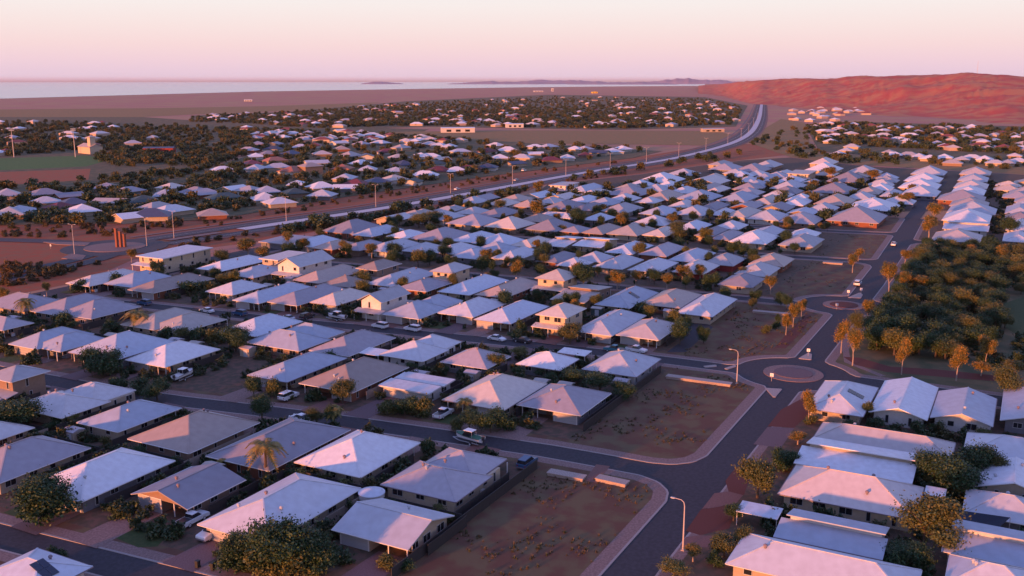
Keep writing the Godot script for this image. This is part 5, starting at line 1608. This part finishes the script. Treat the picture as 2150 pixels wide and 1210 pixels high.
	for i in 26:
		var a := rng.randf() * TAU; var o := Vector3(cos(a), 0, sin(a)) * rng.randf() * 0.3
		var tip := o * 1.8 + Vector3(0, rng.randf_range(0.15, 0.4), 0)
		tuft.set_color(Color(1, 1, 1) * rng.randf_range(0.7, 1.2))
		var sd := Vector3(-sin(a), 0, cos(a)) * 0.05
		tuft.add_vertex(o - sd); tuft.add_vertex(tip); tuft.add_vertex(o + sd)
	tuft.generate_normals()
	var tm := tuft.commit()
	var pts := []
	var nz := FastNoiseLite.new(); nz.seed = 3; nz.frequency = 0.07
	for k in range(1, 7):
		var q: PackedVector2Array = lots[k - 1]
		var got := 0; var g2 := 0
		while got < (330 if k < 5 else 80) and g2 < 20000:
			g2 += 1
			var v := Vector2(rng.randf_range(60, 500), rng.randf_range(47, 71))
			if not Geometry2D.is_point_in_polygon(v, q): continue
			if nz.get_noise_2d(v.x, v.y) + rng.randf_range(-0.14, 0.14) < 0.12: continue
			got += 1
			pts.append(v)
	var m2 := MultiMesh.new(); m2.transform_format = MultiMesh.TRANSFORM_3D; m2.use_colors = true; m2.mesh = tm; m2.instance_count = pts.size()
	for i in pts.size():
		var sc := rng.randf_range(0.5, 1.3)
		m2.set_instance_transform(i, Transform3D(Basis(Vector3.UP, rng.randf() * TAU).scaled(Vector3.ONE * sc), W(pts[i].x, pts[i].y, KERB)))
		m2.set_instance_color(i, [Color(0.17, 0.12, 0.06), Color(0.10, 0.10, 0.04), Color(0.14, 0.10, 0.05)][rng.randi() % 3])
	var mg := MultiMeshInstance3D.new(); mg.name = "dry_grass"; mg.multimesh = m2; mg.material_override = M.leaf
	mg.set_meta("kind", "stuff"); mg.set_meta("label", "dry grass tufts dotted over the bare corner blocks"); mg.set_meta("category", "grass")
	add_child(mg)

const TREES := [["dark",100,1096,95,115],["dark",500,1198,95,100],["dark",590,1216,130,150],["dark",662,1204,105,95],["dark",40,905,62,95],["dark",5,895,60,70],["dark",216,788,62,85],["dark",495,738,52,58],["dark",505,745,50,45],["dark",550,884,58,58],["dark",1030,908,58,70],["dark",985,905,45,60],["dark",850,872,46,60],["dark",1648,985,52,62],["dark",1945,1015,75,80],["dark",2000,1040,95,110],["dark",2045,1010,80,80],["dark",1225,614,62,48],["dark",1012,583,52,32],["dark",1260,826,46,70],["dark",1310,838,40,60],["dark",1205,806,40,70],["dark",533,835,50,46],["dark",1215,478,38,38],["dark",330,840,46,58],["dark",1540,1094,42,52],["dark",240,908,30,40],["dark",310,890,30,50],["dark",78,990,28,34],["dark",700,900,52,40],["dark",1900,1190,55,90],["dark",825,560,40,30],["dark",2120,500,40,40],["olive",720,848,62,62],["olive",1940,1165,120,138],["olive",1520,1170,60,70],["olive",1560,1160,52,60],["olive",1590,1046,108,92],["olive",1427,508,40,52],["olive",1197,722,52,62],["olive",1140,562,36,34],["olive",1310,473,28,26],["olive",2121,840,62,72],["olive",1343,495,26,24],["olive",2090,1010,60,60],["olive",665,895,40,45],["gold",1300,604,34,28],["gold",1335,602,34,30],["gold",1400,606,32,30],["gold",1432,594,38,34],["gold",1470,590,34,30],["gold",1567,588,26,36],["gold",1618,618,38,30],["gold",1790,573,38,24],["gold",1802,548,26,22],["gold",1665,688,52,26],["gold",1650,704,48,24],["gold",1682,672,44,22],["gold",1085,588,42,28],["gold",1124,468,48,32],["gold",1130,408,28,24],["gold",522,545,44,44],["gold",550,555,36,34],["gold",276,552,28,22],["gold",98,625,30,18],["gold",1697,890,72,36],["gold",1675,934,30,42],["gold",1455,1180,42,44],["gold",720,535,30,22],["gold",1950,505,48,36],["gold",1960,470,40,34],["gold",1900,435,28,30],["gold",1740,378,26,36],["gold",1830,384,26,36],["gold",10,640,34,22],["gold",605,520,34,26],["gold",640,530,30,24],["yellow",765,604,36,40],["yellow",1040,780,42,48],["yellow",1090,754,28,44],["yellow",1820,884,44,30],["yellow",1415,1216,46,70],["yellow",300,895,32,44],["yellow",146,893,26,46],["yellow",880,478,30,50],["yellow",910,470,28,46],["yellow",1050,442,24,26],["yellow",470,600,26,36],["yellow",1640,420,22,30],["palm",557,1012,108,98],["palm",975,872,44,46],["palm",1045,862,50,46],["palm",288,698,52,62],["palm",58,668,44,46],["palm",703,898,58,50],["palm",474,990,38,44],["shrub",100,1098,58,112],["shrub",495,1202,58,92],["shrub",555,1214,70,100],["shrub",620,1216,72,104],["shrub",668,1206,60,88],["shrub",216,790,40,84],["shrub",1945,1018,46,80],["shrub",2000,1042,55,100],["shrub",1648,987,40,60],["shrub",130,898,22,44],["shrub",180,908,20,40],["shrub",230,1000,18,36],["shrub",345,888,26,40],["shrub",130,684,26,46],["shrub",235,698,26,40],["shrub",350,714,30,40],["shrub",380,716,28,40],["shrub",415,719,30,42],["shrub",450,722,32,42],["shrub",250,820,26,46],["shrub",290,824,30,50],["shrub",718,748,30,44],["shrub",690,768,30,40],["shrub",690,794,22,34],["shrub",675,770,26,40],["shrub",1080,712,20,40],["shrub",1095,702,34,26],["shrub",1135,790,22,40],["shrub",1165,795,24,40],["shrub",1350,660,24,54],["shrub",810,1192,30,48],["shrub",850,1200,26,44],["shrub",896,952,32,38],["shrub",890,872,40,50],["shrub",815,872,34,46],["shrub",1060,905,40,50],["shrub",575,834,42,36],["shrub",960,905,30,36],["shrub",1180,492,20,26],["shrub",1610,700,18,22],["shrub",1630,690,18,20],["shrub",660,840,22,34],["shrub",440,985,24,36],["shrub",510,975,22,34],["shrub",1880,1200,46,60],["shrub",1500,1190,34,40],["shrub",600,840,20,30],["shrub",400,615,24,60],["shrub",440,612,22,40],["shrub",330,590,26,34],["shrub",170,612,26,40],["shrub",250,605,30,44],["shrub",1760,470,16,34],["shrub",1640,510,14,40]]
const PARK := [["gold",1866,616,62,34],["gold",1900,616,44,28],["gold",1930,614,34,40],["gold",1821,678,48,28],["gold",1790,768,78,36],["gold",1766,742,70,32],["gold",1893,787,76,32],["gold",2008,800,72,40],["gold",2070,765,56,36],["gold",2100,560,40,30],["gold",1900,556,30,26],["gold",1975,545,26,32],["gold",2040,545,28,32],["gold",2110,545,30,28],["gold",2130,800,40,40],["gold",2060,790,30,40],["olive",1950,668,40,46],["olive",2000,640,30,36],["olive",2110,690,30,34],["olive",1800,700,44,44],["olive",1985,755,36,60],["dark",1840,735,60,66],["dark",1880,720,66,70],["dark",1930,745,52,70],["dark",1985,730,50,66],["dark",2040,730,50,66],["dark",2090,690,44,56],["dark",1870,680,46,60],["dark",1990,690,44,60],["dark",2080,640,36,50],["dark",1930,590,34,60],["dark",2000,580,30,60]]

func vehicles() -> void:
	for e in CARS: px_car(e[0], e[1], e[2], e[3], e[4], e[5])
	boat(G(386, 797, KERB), TURN + 0.12, "white motor boat on a trailer on the bare dirt block", false)
	boat(G(985, 931, 0.05), TURN + PI / 2 - 0.1, "white boat with a green cover parked on the boat street", true)
	boat(G(707, 673, KERB), TURN + PI / 2, "white boat parked before the pale gabled two-storey house", false)
const CARS := [
	["sedan", "white", 630, 884, "t", "white sedan parked on the street by the bushy palms"],
	["wagon", "white", 606, 839, "s", "white wagon beside the orange brick house"],
	["ute", "white", 931, 876, "s", "white pickup on the red driveway across from the covered boat"],
	["wagon", "blue", 1107, 980, "s", "dark blue wagon beside the lilac house at the bare red block"],
	["ute", "white", 405, 1100, "s", "white pickup between the lilac gabled house and a long white roof"],
	["wagon", "white", 446, 1128, "-s", "white wagon under the long white roof's front eave"],
	["wagon", "white", 798, 689, "t", "white wagon on the street, closer to the gabled two-storey house"],
	["wagon", "white", 866, 695, "t", "white wagon on the street before the twin-peaked bluish roof"],
	["sedan", "white", 1043, 715, "-t", "white sedan before the grey garage on the parked car street"],
	["sedan", "dark", 1097, 719, "t", "black sedan before the arched cream two-storey house"],
	["ute", "teal", 1290, 739, "t", "teal pickup at the end of the parked car street"],
	["ute", "white", 1336, 740, "-t", "white pickup behind the teal pickup"],
	["wagon", "blue", 303, 640, "t", "dark blue wagon before the red brick house"],
	["sedan", "white", 434, 656, "t", "white sedan on the street behind the cream twin-peaked roof"],
	["wagon", "blue", 503, 662, "t", "blue wagon on the street by the bluish long roof"],
	["wagon", "dark", 645, 670, "s", "dark wagon on the driveway of the cream house"],
	["sedan", "silver", 604, 672, "t", "silver sedan on the street before the lilac house with posts"],
	["wagon", "white", 1801, 600, "s", "white wagon driving below the upper roundabout bend"],
	["sedan", "white", 1877, 516, "s", "white sedan on the main road beside the upper bare block"],
	["sedan", "white", 960, 399, "s", "white sedan on the highway, beyond its painted glare strip"],
	["sedan", "silver", 1084, 380, "s", "silver sedan on the highway beside a lamp post"],
	["wagon", "white", 1100, 360, "s", "white wagon on the sandy highway verge"],
	["ute", "white", 2096, 406, "s", "white pickup on the street past the park houses"]]
func furniture() -> void:
	var p := G(1434, 1156, KERB)
	lamp(p, TURN + PI / 2, 7.6, "curved street lamp beside the red mulch bed", "street lamps of the estate")
	lamp(G(1547, 806, KERB), TURN + PI / 2, 7.6, "dark street lamp on the corner of the grassy block", "street lamps of the estate")
	var hw := "street lamps along the highway"
	for e in [[601, 464], [789, 434], [946, 406], [1076, 386], [1188, 369], [1281, 354], [1357, 340], [1425, 328], [1482, 316], [1528, 303], [1556, 291], [1572, 278], [1582, 264], [1590, 252]]:
		lamp(G(e[0], e[1], 0.25), TURN + PI / 2, 11.5, "tall double-armed lamp on the highway's painted glare strip", hw, true)
	for e in [[365, 500], [308, 517], [156, 534]]:
		lamp(G(e[0], e[1], 0.25), TURN + PI / 2, 11.5, "tall double-armed lamp by the highway roundabout", "street lamps by the highway roundabout", true)
	tall_mast(G(29, 330, 0.1), 24, "tall pale floodlight mast on the oval, farther from the church", true)
	tall_mast(G(158, 330, 0.1), 24, "tall pale floodlight mast on the oval beside the church", true)
	tall_mast(G(2052, 154.6, 84.0), 38, "thin radio mast on top of the red hill", false)
	for e in [[1697, 748, "white sign on the island above the larger roundabout"], [1620, 801, "white sign at the rim of the larger roundabout"], [1808, 617, "white sign by the upper roundabout, nearer the main road"], [1757, 650, "white sign at the rim of the smaller roundabout"], [1781, 622, "white sign on the island above the smaller roundabout"], [1894, 541, "white sign at the upper park corner"], [106, 523, "white sign at the highway roundabout approach"]]:
		road_sign(G(e[0], e[1], 0.1), TURN, e[2])
	# stone pillars at the highway roundabout
	var pil := thing("entry_pillars", "three pinkish stone pillars on the highway roundabout island", "sculpture", W(263, 315.5, 0.38), TURN)
	for i in 3:
		var st := tool(); var h: float = [7.2, 6.0, 5.0][i]
		box(st, Vector3(i * 0.8, h / 2, i * 1.3 - 1.2), Vector3(0.9, h, 0.9)); box(st, Vector3(i * 0.8, h + 0.15, i * 1.3 - 1.2), Vector3(1.15, 0.3, 1.15)); part("pillar", st, M.wall_brick, pil)
	# drain headwalls on the corner blocks
	for e in [[1152, 995, 1228, 1009, "pale concrete drain headwall on the bare red block, fence side"], [1254, 1007, 1318, 1021, "pale concrete drain headwall on the bare red block, road side"], [1400, 793, 1536, 811, "pale concrete drain headwall on the grassy corner block"], [1581, 656, 1658, 663, "pale concrete drain headwall on the tree-edged corner block"], [1728, 553, 1770, 556, "pale concrete drain headwall on the upper bare block"]]:
		var a := ST(G(e[0], e[1], KERB)); var b := ST(G(e[2], e[3], KERB))
		var l := a.distance_to(b)
		var o := thing("drain_headwall", e[4], "drain", W((a.x + b.x) / 2, (a.y + b.y) / 2, KERB), TURN + PI / 2 + atan2(b.x - a.x, a.y - b.y))
		var st := tool(); box(st, Vector3(0, 0.52, 0), Vector3(l, 0.16, 2.0)); part("slab", st, M.concrete, o)
		st = tool(); box(st, Vector3(0, 0.2, -0.7), Vector3(l - 0.2, 0.46, 0.3)); part("back_wall", st, M.concrete, o)
		for i in 8:
			for zz in [-0.8, 0.8]:
				pass
			st = tool(); box(st, Vector3(-l / 2 + 0.3 + i * (l - 0.6) / 7, 0.21, 0.2), Vector3(0.22, 0.46, 1.4)); part("pier", st, M.concrete, o)
	var tk := thing("water_tank", "pale round tank with a conical lid between lilac and white roofs", "water tank", G(781, 1062, KERB), 0.0)
	var t2 := tool(); lathe(t2, [Vector2(0.001, 0), Vector2(2.0, 0), Vector2(2.0, 2.2), Vector2(0.001, 2.2)], 24); part("tank_wall", t2, M.roof_pale, tk)
	t2 = tool(); lathe(t2, [Vector2(2.1, 2.15), Vector2(2.1, 2.3), Vector2(0.3, 2.85), Vector2(0.001, 2.88)], 24); part("lid", t2, M.roof_blue, tk)
	for e in [[415, 1192], [447, 1197]]:
		var o := thing("wheelie_bin", "black wheelie bin on the driveway by the lowest street", "bin", G(e[0], e[1], KERB + 0.03), TURN, "wheelie bins")
		var st := tool(); box(st, Vector3(0, 0.52, 0), Vector3(0.55, 0.9, 0.5)); part("body", st, M.bin, o)
		st = tool(); box(st, Vector3(0.02, 1.0, 0), Vector3(0.62, 0.07, 0.56)); part("lid", st, M.bin, o)
		for s in [-1, 1]:
			st = tool(); lathe(st, [Vector2(0.001, -0.04), Vector2(0.11, -0.04), Vector2(0.11, 0.04), Vector2(0.001, 0.04)], 10); var w := part("wheel", st, M.tyre, o); w.position = Vector3(0.25, 0.11, s * 0.24); w.rotation.x = PI / 2
	# open-sided carports, patio roofs and a shade sail
	for e in [[1548, 1077, 1640, 1088, 1642, 1066, "roof_blue", "lilac carport roof beside the main road mulch bed"], [1173, 737, 1224, 750, 1240, 741, "roof_white", "small white patio roof beside the parked car street"], [1943, 1039, 1983, 1042, 1986, 1027, "roof_white", "small white shed roof between the big trees"], [756, 741, 800, 748, 812, 736, "roof_white", "white carport roof beside the twin-peaked white house"]]:
		var l := ST(G(e[0], e[1], 2.5)); var b := ST(G(e[2], e[3], 2.5)); var r := ST(G(e[4], e[5], 2.5))
		var w := clampf(r.x - b.x, 2.5, 7); var d := clampf(l.y - b.y, 3.0, 9)
		var c := (l + r) / 2
		var o := thing("carport", e[7], "carport", W(c.x, c.y, KERB), TURN)
		var st := tool(); thick(st, Vector3(-w / 2, 2.3, -d / 2), Vector3(w / 2, 2.55, -d / 2), Vector3(w / 2, 2.55, d / 2), Vector3(-w / 2, 2.3, d / 2), 0.1); part("roof", st, M[e[6]], o)
		for sx in [-1, 1]:
			for sz in [-1, 1]:
				st = tool(); box(st, Vector3(sx * (w / 2 - 0.15), 1.1, sz * (d / 2 - 0.15)), Vector3(0.1, 2.3, 0.1)); part("post", st, M.trim, o)
	var sl := thing("shade_sail", "black shade sail stretched between the white roofs", "shade sail", Vector3.ZERO, 0.0)
	var cs := [G(2016, 1072, 3.4), G(2122, 1087, 3.6), G(2098, 1108, 3.0), G(2060, 1112, 2.7), G(2018, 1098, 2.9)]
	var ss := tool()
	var mid: Vector3 = (cs[0] + cs[1] + cs[2] + cs[3] + cs[4]) / 5 + Vector3(0, -0.3, 0)
	for i in 5: tri(ss, mid, cs[i], cs[(i + 1) % 5]); tri(ss, mid + Vector3(0, -0.02, 0), cs[(i + 1) % 5] + Vector3(0, -0.02, 0), cs[i] + Vector3(0, -0.02, 0))
	part("cloth", ss, M.sail, sl)
	for i in 5:
		var st := tool(); tube(st, [Vector3(cs[i].x, KERB - 0.1, cs[i].z), cs[i]], [0.06, 0.05]); part("post", st, M.pole, sl)
